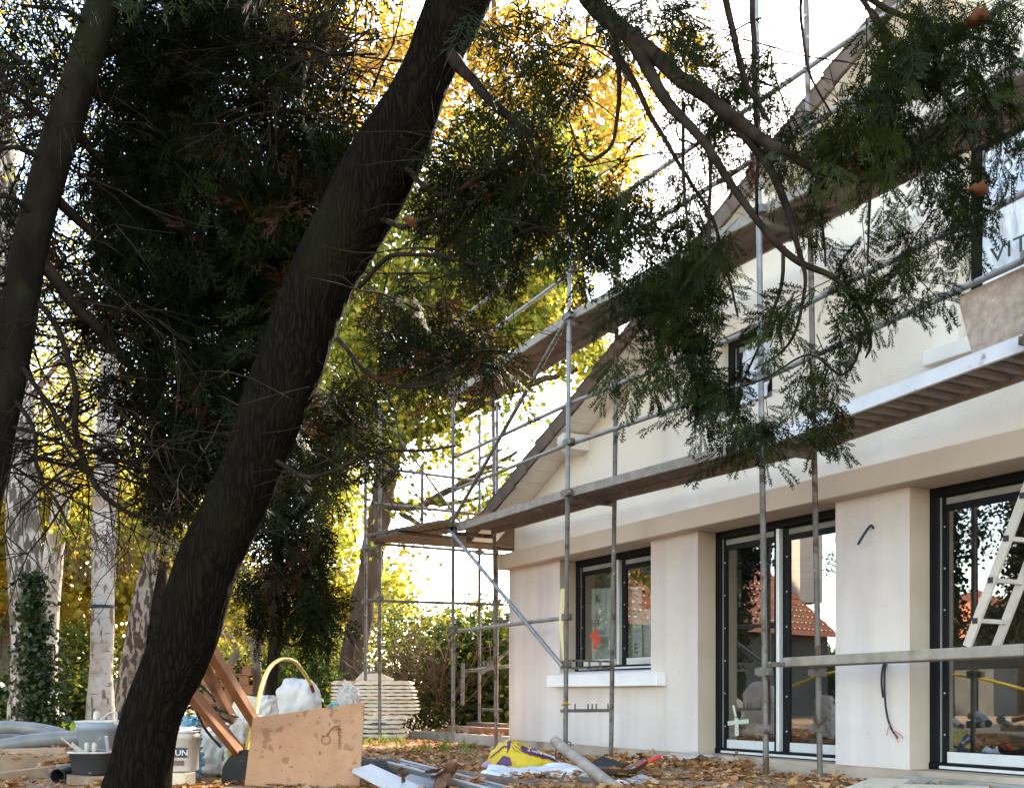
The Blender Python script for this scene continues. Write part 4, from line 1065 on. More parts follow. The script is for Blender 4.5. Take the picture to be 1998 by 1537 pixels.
HANG = [(1230, 10, 130, 50, 4.6, 5.4, 16), (1160, 60, 80, 60, 5, 5.6, 7), (1340, 100, 100, 60, 4.6, 5.2, 8), (1350, 210, 90, 80, 4.6, 5.4, 9), (1440, 220, 80, 90, 4.6, 5.2, 9), (1480, 120, 50, 100, 4.8, 5.3, 6),
        (1580, 260, 90, 70, 4.4, 4.9, 14), (1690, 250, 110, 80, 4.4, 4.9, 22), (1800, 180, 120, 110, 4.4, 5.0, 32), (1900, 60, 120, 80, 4.4, 5.0, 26), (1950, 210, 70, 110, 4.3, 4.9, 15), (1770, 60, 80, 60, 4.5, 5.0, 14), (1840, 330, 75, 60, 4.4, 4.8, 12),
        (1885, 420, 35, 50, 4.4, 4.7, 4), (1775, 440, 70, 50, 4.4, 4.8, 8), (1760, 540, 85, 50, 4.3, 4.7, 12), (1650, 480, 60, 30, 4.3, 4.8, 4), (1585, 420, 30, 40, 4.4, 4.8, 3), (1640, 290, 60, 40, 4.4, 4.8, 7),
        (1390, 515, 90, 50, 4.4, 5.0, 10), (1345, 640, 70, 60, 4.4, 5.0, 13), (1310, 590, 100, 50, 4.5, 5.0, 14), (1500, 660, 30, 60, 4.3, 4.8, 3), (1440, 850, 90, 25, 4.3, 4.8, 10), (1380, 760, 50, 40, 4.3, 4.8, 6), (1300, 680, 90, 50, 4.4, 4.9, 13), (1240, 590, 70, 40, 4.6, 5.0, 9), (1220, 740, 50, 30, 4.4, 4.7, 4), (1340, 760, 80, 40, 4.4, 4.7, 8),
        (1660, 650, 35, 80, 4.3, 4.7, 7), (1590, 765, 55, 50, 4.3, 4.6, 7), (1610, 840, 25, 25, 4.3, 4.5, 3), (1560, 600, 40, 50, 4.3, 4.7, 2), (1480, 850, 50, 15, 4.3, 4.6, 3), (1280, 400, 100, 70, 4.8, 5.4, 14), (1330, 460, 70, 60, 4.7, 5.2, 10), (1220, 380, 60, 60, 5.0, 5.5, 7)]
HANG = [(q[0], q[1] - (25 if q[1] > 560 else 0), q[2], q[3], q[4], q[5], q[6]) for q in HANG]
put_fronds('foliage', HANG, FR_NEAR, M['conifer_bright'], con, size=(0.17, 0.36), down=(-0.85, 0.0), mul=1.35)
MID = [(1000, 60, 90, 50, 5.4, 6.2, 8), (1090, 150, 70, 60, 5.3, 6.0, 8), (960, 260, 110, 80, 5.6, 6.6, 20), (1040, 330, 90, 80, 5.4, 6.2, 14), (950, 390, 130, 80, 5.6, 6.6, 24), (1110, 400, 110, 60, 5.3, 6.0, 14), (880, 330, 60, 70, 5.8, 6.4, 10),
       (1170, 440, 80, 50, 5.2, 5.8, 8), (900, 500, 120, 60, 5.8, 6.6, 12), (860, 640, 110, 70, 5.8, 6.6, 16), (800, 600, 80, 80, 6, 6.8, 12), (930, 690, 70, 50, 5.8, 6.4, 9), (760, 720, 80, 50, 6, 6.8, 9), (670, 800, 50, 60, 6, 6.8, 7), (610, 890, 45, 50, 6.2, 7, 8), (720, 880, 40, 20, 6, 6.6, 2), (600, 800, 80, 50, 6.5, 7.4, 8)]
OVER_SHADE = [(330, -160, 420, 130, 5.5, 8.0, 110), (-300, 400, 200, 600, 5.5, 8.0, 100)]  # unseen fronds above and left of the frame, added to shade the trunk
put_fronds('foliage', OVER_SHADE, FR_FAR, M['conifer'], con, size=(0.5, 0.8))
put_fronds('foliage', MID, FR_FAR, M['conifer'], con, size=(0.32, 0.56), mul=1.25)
twigs('fine_twigs', 150, lambda rs: WA(*in_ellipse(1, rs.choice(MID + HANG[:6])), [rs.uniform(5.5, 6.6)])[0], M['twig'], con, length=(0.4, 1.0), r=(0.003, 0.008), grav=0.8, seed=5)

base = G(-110, 6.9)
con2 = thing('conifer_tree', base, 'slimmer conifer with smooth grey-brown trunk leaning in from the left edge', 'tree', 'conifers in the foreground')
t_ = MB()
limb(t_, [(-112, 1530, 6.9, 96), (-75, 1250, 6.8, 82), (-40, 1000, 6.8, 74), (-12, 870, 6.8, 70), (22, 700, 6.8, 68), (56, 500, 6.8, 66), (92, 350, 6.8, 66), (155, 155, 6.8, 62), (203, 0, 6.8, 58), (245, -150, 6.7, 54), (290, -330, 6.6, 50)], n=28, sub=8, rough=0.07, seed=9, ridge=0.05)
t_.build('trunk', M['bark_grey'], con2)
rs_ = random.Random(4)
for c in ([(150, 160, 6.8, 26), (260, 215, 7.2, 16), (420, 230, 7.6, 12), (560, 190, 7.9, 8), (640, 120, 8.0, 4)],
          [(60, 490, 6.8, 30), (160, 610, 7.0, 22), (240, 700, 7.2, 16), (330, 800, 7.4, 12), (440, 900, 7.6, 8), (520, 950, 7.8, 4)],
          [(90, 370, 6.8, 24), (200, 470, 7.2, 16), (330, 540, 7.6, 12), (480, 570, 8.0, 8), (600, 540, 8.2, 4)],
          [(40, 590, 6.8, 14), (90, 610, 6.8, 11), (140, 720, 6.8, 12), (150, 840, 6.8, 13), (185, 940, 6.8, 12), (250, 1000, 6.9, 9), (320, 1010, 7, 5), (360, 990, 7, 3)],
          [(20, 690, 6.8, 12), (90, 780, 6.7, 10), (150, 870, 6.7, 8), (210, 870, 6.7, 5)],
          [(10, 760, 6.8, 10), (60, 830, 6.7, 9), (80, 930, 6.7, 7), (120, 1000, 6.7, 6), (145, 1050, 6.7, 3)],
          [(0, 830, 6.8, 9), (110, 860, 6.7, 7), (170, 920, 6.7, 4)],
          [(120, 270, 6.8, 16), (60, 210, 6.6, 10), (0, 170, 6.4, 6)], [(100, 320, 6.8, 14), (40, 290, 6.6, 10), (-20, 300, 6.5, 6)], [(75, 440, 6.8, 14), (30, 390, 6.6, 10), (-20, 380, 6.5, 6)],
          [(185, 60, 6.8, 14), (120, 20, 6.6, 9), (40, 10, 6.5, 6)], [(160, 200, 6.8, 12), (80, 180, 6.7, 8), (0, 120, 6.6, 5)],
          [(170, 120, 6.8, 18), (300, 60, 7.2, 13), (430, 30, 7.5, 9), (520, -30, 7.8, 5)],
          [(130, 240, 6.8, 18), (220, 330, 7.2, 13), (360, 360, 7.6, 9), (500, 340, 8, 5)],
          [(520, 220, 8.0, 9), (580, 150, 7.8, 8), (650, 110, 7.6, 6), (720, 60, 7.5, 4)], [(560, 170, 7.9, 6), (640, 100, 7.7, 5), (700, 20, 7.6, 3)], [(500, 260, 8.0, 7), (600, 280, 7.8, 6), (690, 230, 7.6, 4)], [(540, 60, 7.9, 6), (620, 90, 7.8, 5), (720, 60, 7.6, 3)]):
    b = MB(); limb(b, c, n=7, sub=5, seed=len(c), jit=0.02); b.build('branch', M['twig'], con2)
DARK = [(330, 60, 130, 80, 6.9, 8.6, 42), (450, 80, 120, 80, 6.9, 8.6, 42), (300, 200, 120, 100, 7, 8.6, 46), (430, 230, 120, 90, 7, 8.6, 48), (540, 330, 90, 100, 6.9, 8.4, 48), (300, 340, 110, 90, 7, 8.6, 44), (420, 380, 130, 100, 7, 8.6, 56), (560, 460, 90, 100, 6.9, 8.2, 48),
        (320, 480, 110, 80, 7, 8.6, 42), (440, 520, 120, 90, 7, 8.6, 52), (520, 600, 90, 90, 6.9, 8.2, 44), (380, 630, 110, 80, 7, 8.6, 42), (460, 720, 80, 80, 7, 8.4, 34), (300, 620, 80, 90, 7, 8.4, 24), (340, 770, 90, 80, 7, 8.4, 32), (400, 860, 90, 60, 7, 8.4, 28), (470, 830, 60, 70, 7, 8, 24), (430, 930, 60, 40, 7, 8, 10),
        (250, 420, 60, 120, 7, 8, 18), (560, 130, 50, 80, 7, 8.2, 12), (620, 330, 60, 110, 6.8, 7.6, 22), (640, 200, 40, 60, 6.8, 7.6, 6), (700, 300, 40, 60, 6.7, 7.4, 8), (60, 120, 100, 130, 7.2, 8.5, 26), (40, 420, 60, 110, 7.2, 8.5, 16), (20, 600, 40, 60, 7.2, 8.5, 7), (230, 90, 60, 110, 7.0, 8.2, 16), (190, 300, 50, 90, 7.0, 8.2, 12), (400, -10, 260, 50, 7, 8.4, 34), (600, 60, 70, 70, 7, 8.2, 8), (150, 520, 50, 90, 7.2, 8.4, 8), (650, 280, 50, 60, 6.9, 7.6, 8), (230, 720, 60, 80, 7, 8, 8), (330, 950, 50, 40, 7, 8, 6), (220, 560, 60, 90, 7, 8, 12)]
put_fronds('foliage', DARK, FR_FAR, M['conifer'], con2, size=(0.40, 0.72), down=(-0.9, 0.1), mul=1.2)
twigs('bare_twigs', 46, lambda rs: WA(*in_ellipse(1, (640, 120, 130, 110)), [rs.uniform(6.9, 7.8)])[0], M['twig'], con2, length=(0.6, 1.5), r=(0.004, 0.010), grav=0.1, zr=(-0.2, 0.5), sub=5, seed=28)
def tw_start(rs):
    e = rs.choice([(60, 550, 90, 150), (150, 700, 110, 150), (200, 800, 110, 120), (90, 200, 90, 160), (120, 900, 100, 80), (600, 140, 110, 120), (250, 900, 90, 70)])
    return WA(*in_ellipse(1, e), [rs.uniform(6.8, 7.6)])[0]
twigs('dead_twigs', 270, tw_start, M['twig'], con2, length=(0.4, 1.4), r=(0.003, 0.011), grav=0.5, zr=(-0.7, 0.3), sub=5, seed=8)
twigs('dry_twigs', 60, lambda rs: WA(*in_ellipse(1, rs.choice([(200, 960, 80, 70), (250, 1050, 90, 50), (180, 1050, 60, 40), (340, 860, 90, 60)])), [rs.uniform(6.9, 7.8)])[0], M['twig_red'], con2, length=(0.2, 0.6), r=(0.002, 0.005), grav=0.7, sub=6, seed=18)

# one young dark conifer by the hedge
base = G(537, 13.0)
con3 = thing('young_conifer', base, 'young dark conifer with thin trunk and drooping foliage near the hedge', 'tree')
t_ = MB(); limb(t_, [(512, 1452, 13, 34), (520, 1400, 13, 28), (535, 1280, 13, 26), (540, 1150, 13, 24), (545, 1000, 13, 22), (560, 850, 13, 18), (575, 700, 13, 10)], n=12, sub=5, rough=0.08)
t_.build('trunk', M['twig'], con3)
for c in ([(538, 1230, 13, 10), (570, 1260, 12.9, 6), (620, 1230, 12.8, 4), (660, 1180, 12.8, 3)], [(540, 1120, 13, 10), (500, 1130, 13, 6), (470, 1150, 13, 3)], [(545, 1050, 13, 10), (600, 1060, 13, 6), (640, 1080, 13, 3)], [(537, 1290, 13, 8), (560, 1230, 12.9, 5), (590, 1150, 12.8, 3)]):
    b = MB(); limb(b, c, n=6, sub=4); b.build('branch', M['twig'], con3)
put_fronds('foliage', [(560, 1000, 70, 70, 12.4, 13.6, 46), (590, 1100, 50, 80, 12.4, 13.6, 40), (615, 1195, 28, 55, 12.5, 13.4, 20), (515, 1130, 50, 25, 12.6, 13.4, 14), (570, 920, 75, 60, 12.4, 13.6, 40), (560, 820, 70, 70, 12.4, 13.6, 26), (540, 1180, 40, 40, 12.5, 13.4, 10)], FR_FAR, M['conifer'], con3, size=(0.5, 0.9), down=(-0.95, -0.3))

# ================================================================== BIRCHES
def birch(px, D, ctrl, label, m, leaves, lm, size=(0.07, 0.11), extra=None):
    t = thing('birch_tree', G(px, D), label, 'tree', 'birches at the back of the garden')
    b = MB(); limb(b, ctrl, n=22, sub=7, rough=0.10, seed=px); b.build('trunk', M[m], t)
    if leaves:
        put_leaves('crown', leaves, M[lm], t, size=size, clump=14, spread=0.35, tmpl=(PLV, PLF))
    for c in (extra or []):
        b = MB(); limb(b, c, n=6, sub=4); b.build('branch', M['twig_red'], t)
    return t
bt1 = birch(58, 14, [(56, 1470, 14, 96), (58, 1430, 14, 84), (56, 1250, 14, 66), (46, 1050, 14, 63), (38, 850, 14, 58), (28, 650, 14, 48), (15, 400, 14, 36), (0, 100, 14, 22)], 'thick rough barked birch with ivy round its foot at the far left', 'birch_rough',
            [(60, 820, 120, 130, 15, 20, 2600), (40, 560, 90, 150, 14, 19, 1500), (70, 180, 140, 160, 13, 19, 1200)], 'leaf_yellow', extra=[[(45, 800, 14, 14), (120, 700, 14.5, 8), (200, 600, 15, 4)]])
# ivy
n = 2600
u = RNG.uniform(0, 1, n) ** 1.5; py = 1445 - u * 330; side = RNG.normal(0, 1, n)
px = 60 + 5 * u + np.where(side > -0.3, 1, -1) * np.abs(RNG.normal(0, 1, n)) * (34 - 20 * u) + 14 * (1 - u)
Dv = 14 - 0.26 + 0.22 * ((px - 60) / 45.0) ** 2 + RNG.normal(0, 0.05, n)
d = rand_dirs(n, -0.9, 0.2) + np.array([0.75, -0.4, 0])
cloud('ivy', PLV * [1.3, 1, 1], PLF, frames(d, RNG.uniform(0, 6.28, n), RNG.uniform(0.06, 0.11, n)), WA(px, py, Dv), RNG.uniform(0, 1, n), M['leaf_ivy'], bt1)
birch(112, 18.5, [(86, 1412, 18.5, 52), (92, 1250, 18.5, 42), (103, 1100, 18.5, 38), (122, 970, 18.5, 34), (140, 860, 18.5, 28), (165, 650, 18.5, 20)], 'pale birch leaning right behind the thick ivied birch', 'birch', [(130, 780, 110, 120, 18, 21, 1900), (170, 560, 120, 120, 18, 21, 1000)], 'leaf_yellow')
bt2 = birch(198, 15, [(196, 1450, 15, 60), (197, 1330, 15, 47), (200, 1200, 15, 43), (203, 1050, 15, 46), (206, 920, 15, 42), (214, 700, 15, 36), (225, 400, 15, 26), (235, 150, 15, 16)], 'straight white birch with a dark strap round its trunk', 'birch', [(210, 840, 110, 120, 16, 20, 1500), (250, 620, 130, 120, 15, 20, 900), (300, 250, 220, 200, 15, 21, 900)], 'leaf_yellow', extra=[[(208, 860, 15, 10), (250, 800, 15, 6), (300, 760, 15, 3)]])
b = MB(); c = W(199.5, 1184, 15); b.lathe(c - Vector((0, 0, 0.02)), [(0.172, 0), (0.172, 0.045), (0.16, 0.045)], 24); b.build('strap', M['cable'], bt2)
birch(262, 16, [(238, 1440, 16, 62), (252, 1330, 16, 46), (270, 1220, 16, 42), (296, 1090, 16, 36), (322, 980, 16, 30), (350, 860, 16, 24), (380, 700, 16, 16)], 'dappled birch leaning right beside the big leaning conifer', 'birch_rough', [(380, 820, 110, 120, 17, 21, 1000), (420, 1050, 80, 90, 18, 22, 700)], 'leaf_yellow')

# ================================================================== BROADLEAVED TREES BEHIND
plane = thing('broadleaf_tree', G(690, 19), 'tall yellow-green broadleaved tree with forked trunk behind the left scaffold', 'tree')
for c in ([(680, 1418, 19, 70), (686, 1330, 19, 54), (704, 1200, 19, 48), (724, 1100, 19, 46), (740, 1010, 19, 46), (752, 940, 19, 46), (758, 890, 19, 44)],
          [(756, 905, 19, 34), (735, 830, 19, 30), (712, 740, 19, 24), (690, 620, 19, 18), (670, 450, 19, 12), (650, 250, 19, 7)],
          [(757, 900, 19, 34), (790, 840, 18.8, 30), (830, 750, 18.6, 24), (870, 640, 18.4, 18), (900, 480, 18.4, 13), (930, 300, 18.4, 8)],
          [(790, 850, 18.8, 22), (860, 830, 18.4, 22), (930, 790, 18, 19), (1010, 755, 17.6, 15), (1100, 730, 17.2, 11), (1190, 690, 17, 6)],
          [(748, 975, 19, 30), (800, 990, 18.6, 18), (860, 965, 18.2, 14), (930, 925, 17.8, 11), (1010, 880, 17.4, 6)],
          [(830, 975, 18.4, 12), (880, 985, 18.2, 9), (940, 970, 18, 6), (990, 945, 17.8, 3)],
          [(780, 1000, 18.8, 12), (840, 1030, 18.5, 9), (900, 1000, 18.3, 7), (960, 990, 18, 4)],
          [(900, 600, 18.4, 10), (980, 520, 18, 8), (1050, 470, 17.8, 6), (1110, 450, 17.6, 3)],
          [(870, 835, 18.4, 10), (900, 760, 18.2, 9), (960, 720, 18, 7), (1040, 690, 18, 5), (1120, 640, 17.8, 3)]):
    b = MB(); limb(b, c, n=12, sub=5, rough=0.08, seed=len(c), jit=0.05); b.build('trunk' if c[0][3] > 60 else 'branch', M['bark_brown'], plane)
put_leaves('crown', [(820, 660, 150, 110, 17, 21, 5400), (700, 760, 110, 120, 17.5, 21, 4320), (960, 580, 130, 90, 16.5, 20, 3960), (850, 470, 170, 110, 17, 21, 4680), (1040, 500, 80, 90, 16.5, 19, 1800), (690, 900, 60, 60, 19.2, 20.5, 600), (640, 1060, 30, 80, 19.5, 20.5, 500),
                     (830, 850, 90, 60, 17, 19, 756), (900, 760, 110, 40, 17, 19, 936), (960, 930, 60, 60, 17, 18.5, 234), (1140, 700, 60, 30, 16.5, 17.5, 468), (860, 990, 90, 30, 17, 18.6, 198), (780, 1070, 40, 20, 17.5, 18.6, 81), (1000, 330, 160, 100, 16.5, 20, 2700), (700, 560, 80, 100, 17, 21, 1620), (1050, 640, 60, 40, 17, 18.6, 540), (985, 800, 50, 60, 17, 18, 108)],
           M['leaf_olive'], plane, size=(0.07, 0.125), clump=14, spread=0.24)
orange = thing('broadleaf_tree', G(1200, 27), 'tall orange autumn tree rising high beyond the roof slope', 'tree')
for c in ([(1200, 1390, 27, 50), (1195, 1000, 27, 44), (1170, 720, 27, 36), (1080, 430, 27, 24), (980, 150, 27, 16), (960, -50, 27, 8)], [(1165, 700, 27, 20), (1020, 400, 26.5, 14), (780, 180, 26, 12), (640, 120, 25.5, 8), (520, 170, 25, 4)], [(1130, 560, 27, 18), (1160, 320, 27, 14), (1220, 160, 27, 10), (1270, 60, 27, 5)], [(700, 140, 25.8, 10), (760, 90, 25.8, 9), (830, 60, 26, 6)]):
    b = MB(); limb(b, c, n=10, sub=5, jit=0.06); b.build('trunk' if c[0][3] > 45 else 'branch', M['bark_brown'], orange)
put_leaves('crown', [(1000, 110, 150, 110, 24, 29, 2000), (1150, 230, 110, 130, 24, 29, 1900), (700, 90, 120, 100, 24, 28, 1400), (1190, 370, 50, 60, 24, 28, 300), (880, 250, 90, 110, 24, 28, 700), (1320, 110, 50, 50, 24, 27, 260), (560, 60, 70, 60, 24, 27, 500), (640, 230, 60, 60, 24, 27, 300), (1090, 380, 60, 60, 24, 28, 400)], M['leaf_orange'], orange, size=(0.11, 0.18), clump=12, spread=0.34)
gold = thing('broadleaf_tree', G(330, 26), 'golden yellow tree filling the gap behind the leaning birches', 'tree')
for c in ([(330, 1390, 26, 30), (335, 1200, 26, 26), (340, 1000, 26, 22), (350, 750, 26, 14), (360, 500, 26, 8)], [(338, 1050, 26, 16), (260, 900, 26, 10), (180, 760, 26, 5)], [(340, 1000, 26, 16), (430, 880, 26, 10), (500, 760, 26, 5)]):
    b = MB(); limb(b, c, n=8, sub=4, jit=0.05); b.build('trunk' if c[0][3] == 30 else 'branch', M['bark_brown'], gold)
put_leaves('crown', [(160, 1040, 130, 120, 24, 29, 3600), (330, 1080, 130, 130, 24, 29, 3600), (60, 1090, 100, 150, 24, 30, 2800), (280, 950, 140, 70, 24, 29, 1300), (120, 950, 120, 70, 24, 29, 1100), (420, 1180, 90, 70, 24, 29, 1600), (250, 1200, 170, 60, 24, 29, 2600), (500, 1160, 60, 60, 25, 29, 700)], M['leaf_yellow'], gold, size=(0.12, 0.20), clump=12, spread=0.36)
lime = thing('broadleaf_tree', G(610, 30), 'loose yellow-green tree behind the young dark conifer', 'tree')
for c in ([(600, 1390, 30, 22), (610, 1200, 30, 18), (640, 1000, 30, 12), (660, 800, 30, 7)],):
    b = MB(); limb(b, c, n=8, sub=4); b.build('trunk', M['bark_brown'], lime)
put_leaves('crown', [(650, 1020, 50, 80, 28, 32, 900), (600, 1180, 90, 60, 28, 33, 2200), (690, 1180, 60, 60, 28, 32, 1100), (470, 1230, 90, 50, 28, 33, 1800), (640, 900, 60, 80, 28, 32, 500), (760, 1150, 30, 40, 28, 32, 420)], M['leaf_yellow'], lime, size=(0.13, 0.21), clump=12, spread=0.36, rnd=(0, 0.7))

def shrub(name, px, D, label, cat, regs, lm, stems, size=(0.06, 0.10), tm='twig', tmpl=(PLV, PLF), group=None, spread=0.2):
    t = thing(name, G(px, D), label, cat, group)
    b = G(px, D)
    rs = random.Random(px)
    def st(r):
        q = r.choice(regs); g_ = G(q[0] + r.uniform(-.7, .7) * q[2], (q[4] + q[5]) / 2 + r.uniform(-.2, .2)); return g_ + Vector((0, 0, r.uniform(0, 0.5)))
    hmax = max((HZ - (q[1] - q[3])) / FPX * q[4] + CAM[2] for q in regs)
    twigs('stems', stems, st, M[tm], t, length=(hmax * 0.5, hmax * 0.95), r=(0.006, 0.014), grav=-0.4, zr=(0.5, 1.0), sub=5, seed=px)
    if lm: put_leaves('foliage', regs, M[lm], t, size=size, clump=12, spread=spread, tmpl=tmpl)
    return t
HG = 'hedge shrubs along the back of the plot'
shrub('laurel_shrub', 560, 18, 'dark laurel hedge behind the white bulk bag and yellow hose', 'shrub', [(500, 1350, 70, 55, 17.4, 18.8, 2600), (590, 1360, 60, 60, 17.4, 18.8, 2400), (450, 1370, 40, 45, 17.4, 18.8, 1100)], 'leaf_green', 30, size=(0.09, 0.15), group=HG)
shrub('privet_shrub', 655, 20.5, 'yellowing privet shrub between the bulk bag and the brown tree trunk', 'shrub', [(640, 1290, 60, 60, 19.5, 21.5, 2600), (600, 1310, 60, 50, 20, 22, 1800), (650, 1370, 60, 40, 19.5, 21.5, 1500), (560, 1290, 60, 30, 20, 22, 1200), (460, 1300, 60, 30, 20, 22, 900)], 'leaf_hedge_y', 30, size=(0.08, 0.13), group=HG)
shrub('twiggy_shrub', 838, 17.0, 'half bare reddish twiggy shrub behind the stacked sheets', 'shrub', [(835, 1310, 50, 90, 16.4, 17.6, 900), (810, 1390, 40, 50, 16.6, 17.6, 700), (860, 1390, 40, 50, 16.6, 17.6, 800), (780, 1290, 40, 60, 17, 18, 700)], 'leaf_green', 130, size=(0.05, 0.09), tm='twig_red', group=HG)
shrub('laurel_shrub', 945, 17.8, 'dense glossy laurel shrub right beside the house corner', 'shrub', [(930, 1350, 60, 70, 17.0, 18.6, 3400), (970, 1280, 50, 70, 17.2, 18.8, 2200), (900, 1270, 40, 50, 17.4, 18.6, 1100), (985, 1390, 40, 50, 17, 18.4, 1200)], 'leaf_green', 40, size=(0.09, 0.16), group=HG)
shrub('autumn_shrub', 800, 24, 'loose yellow and green shrubs showing above the hedge under the open sky', 'shrub', [(770, 1220, 50, 60, 23, 26, 1100), (850, 1230, 50, 40, 23, 26, 700), (930, 1215, 50, 45, 24, 27, 800), (985, 1215, 30, 40, 24, 27, 300)], 'leaf_hedge_y', 40, size=(0.09, 0.15), tm='twig_red', group=HG)
shrub('evergreen_shrub', 110, 20.5, 'dark evergreen shrubs in shade behind the ivied birch', 'shrub', [(60, 1365, 80, 40, 20, 22, 2000), (140, 1365, 70, 40, 20, 22, 2000), (220, 1365, 60, 35, 20.5, 22, 1400), (300, 1365, 70, 35, 20, 22, 1400)], 'leaf_green', 30, size=(0.09, 0.15), group=HG)
shrub('autumn_shrub', 310, 23, 'yellow leaved shrub glowing between the two white birches', 'shrub', [(150, 1260, 60, 40, 22, 24, 1100), (300, 1270, 70, 40, 22, 24, 1300), (140, 1300, 40, 60, 21.5, 23, 500), (390, 1300, 60, 50, 22, 24, 1300)], 'leaf_hedge_y', 20, size=(0.09, 0.14), group=HG)
ms = thing('bare_shrub', G(505, 15), 'bare multi-stemmed shrub with crooked pale stems beside the young conifer', 'shrub')
for c in ([(508, 1440, 15, 22), (504, 1330, 15, 20), (495, 1260, 15, 17), (505, 1200, 15, 12), (485, 1130, 15, 8), (455, 1080, 15, 4)], [(498, 1290, 15, 15), (510, 1230, 15, 10), (520, 1150, 15, 6), (500, 1060, 15, 3)], [(440, 1440, 15.6, 16), (452, 1300, 15.6, 16), (462, 1275, 15.6, 14), (448, 1240, 15.6, 10), (430, 1235, 15.6, 8), (445, 1180, 15.6, 4)], [(495, 1260, 15, 9), (470, 1235, 15, 5), (440, 1220, 15, 3)], [(500, 1240, 15, 8), (530, 1210, 15, 5), (560, 1190, 15, 3)]):
    b = MB(); limb(b, c, n=7, sub=4, jit=0.02); b.build('stem', M['twig_pale'], ms)
twigs('fine_twigs', 40, lambda r: W(r.uniform(440, 540), r.uniform(1080, 1260), 15), M['twig_pale'], ms, length=(0.4, 0.9), r=(0.003, 0.007), grav=-0.2, sub=4, seed=3)
put_leaves('foliage', [(470, 1180, 60, 80, 14.6, 15.4, 240), (450, 1260, 40, 50, 15, 16, 160)], M['leaf_yellow'], ms, size=(0.06, 0.1), clump=4, tmpl=(PLV, PLF))

# woods far off
far = []
for i in range(26):
    a = -1400 + i * 170 + RNG.uniform(-60, 60)
    D = RNG.uniform(42, 60); top_ = RNG.uniform(1120, 1230)
    if 640 < a < 1010: top_ = RNG.uniform(1215, 1260)
    far.append((a, (top_ + 1390) / 2, 130, (1390 - top_) / 2, D, D + 6, 900))
put_leaves('distant_woodland', far, M['leaf_hedge_y'], None, size=(0.45, 0.75), clump=10, spread=0.8, tmpl=(PLV, PLF))
bpy.data.objects['distant_woodland']['label'] = 'far hazy yellow-green woodland closing the garden'

# ================================================================== LEAF LITTER AND GRASS
def scatter_ground(n, regs):
    out = []
    for (x0, x1, d0, d1, k) in regs:
        m_ = int(n * k)
        px = RNG.uniform(x0, x1, m_); D = np.sqrt(RNG.uniform(d0 ** 2, d1 ** 2, m_))
        P = WA(px, np.full(m_, HZ), D)
        for p in P: p[2] = gz(p[0], p[1])
        out.append(P)
    P = np.concatenate(out)
    ok = ~((P[:, 1] > -0.06) & (P[:, 0] > -0.05)) & ~((P[:, 1] > -0.34) & (P[:, 0] > -2.8) & (P[:, 0] < 0.05))
    return P[ok]
P = scatter_ground(1, [(-200, 2150, 5.0, 9.5, 17000), (300, 1300, 8, 15.5, 17000), (-200, 700, 9.5, 19, 6000)])
n = len(P)
cl = np.array([noise.noise((p[0] * 1.1, p[1] * 1.1, 4.0)) for p in P])
cl2 = np.array([noise.noise((p[0] * 3.1, p[1] * 3.1, 9.0)) for p in P])
keep = (cl + 0.5 * cl2 > 0.02) | (RNG.uniform(0, 1, n) < 0.20)
P = P[keep]; n = len(P)
P[:, 2] += RNG.uniform(0.0, 0.02, n)
d = rand_dirs(n, -0.16, 0.22)
cloud('leaf_litter', CURV, CURF, frames(d, RNG.normal(0, 0.3, n), 0.028 + 0.065 * RNG.uniform(0, 1, n) ** 1.6), P, RNG.uniform(0, 1, n), M['leaf_litter'], None, label='brown and yellow fallen leaves carpeting the soil')
# drifts against the house
dr = []
for (xa, xb, ya, yb, k, h) in ((3.3, 5.2, -0.75, -0.12, 900, 0.10), (5.2, 9.0, -0.55, -0.08, 900, 0.05), (0.2, 3.3, -0.5, -0.05, 160, 0.03), (4.6, 4.95, -0.16, -0.06, 60, 0.14)):
    q = np.stack([RNG.uniform(xa, xb, k), RNG.uniform(ya, yb, k), np.zeros(k)], -1)
    for p in q: p[2] = gz(p[0], p[1]) + abs(RNG.normal(0, h * 0.5))
    dr.append(q)
q = np.stack([RNG.uniform(-2.5, -0.15, 420), RNG.uniform(-0.12, 1.2, 420), np.full(420, TZ + 0.01)], -1); dr.append(q)
q = np.stack([RNG.uniform(-1.45, -0.75, 200), RNG.uniform(-1.3, 0.4, 200), np.full(200, 2.965)], -1); dr.append(q)
for (qx, qy, D0_, D1_, k, zz) in ((10, 150, 8.9, 9.15, 90, 0.0), (0, 130, 8.25, 8.5, 110, 0.0), (60, 150, 7.7, 8.2, 60, 0.0)):
    pass
P = np.concatenate(dr); n = len(P)
cloud('leaf_drift', CURV, CURF, frames(rand_dirs(n, -0.5, 0.6), RNG.normal(0, 0.6, n), RNG.uniform(0.04, 0.085, n)), P, RNG.uniform(0, 0.95, n), M['leaf_litter'], None, label='drifts of brown leaves against the house and on the terrace')
gs = []
for (x0, x1, d0, d1, k) in ((60, 200, 16, 24, 1600), (100, 180, 17, 21, 1800), (690, 790, 12.6, 14.2, 70), (800, 920, 10.8, 12.6, 40), (-200, 420, 20, 30, 3000)):
    px = RNG.uniform(x0, x1, k); D = RNG.uniform(d0, d1, k); Pk = WA(px, np.full(k, HZ), D)
    for p in Pk: p[2] = gz(p[0], p[1])
    gs.append(Pk)
P = np.concatenate(gs); n = len(P)
cloud('grass', PLV * [0.22, 1, 1], PLF, frames(rand_dirs(n, 0.55, 1.0), RNG.uniform(0, 6.28, n), RNG.uniform(0.08, 0.20, n)), P, RNG.uniform(0, 1, n), M['grass'], None, label='tufts of short green grass')
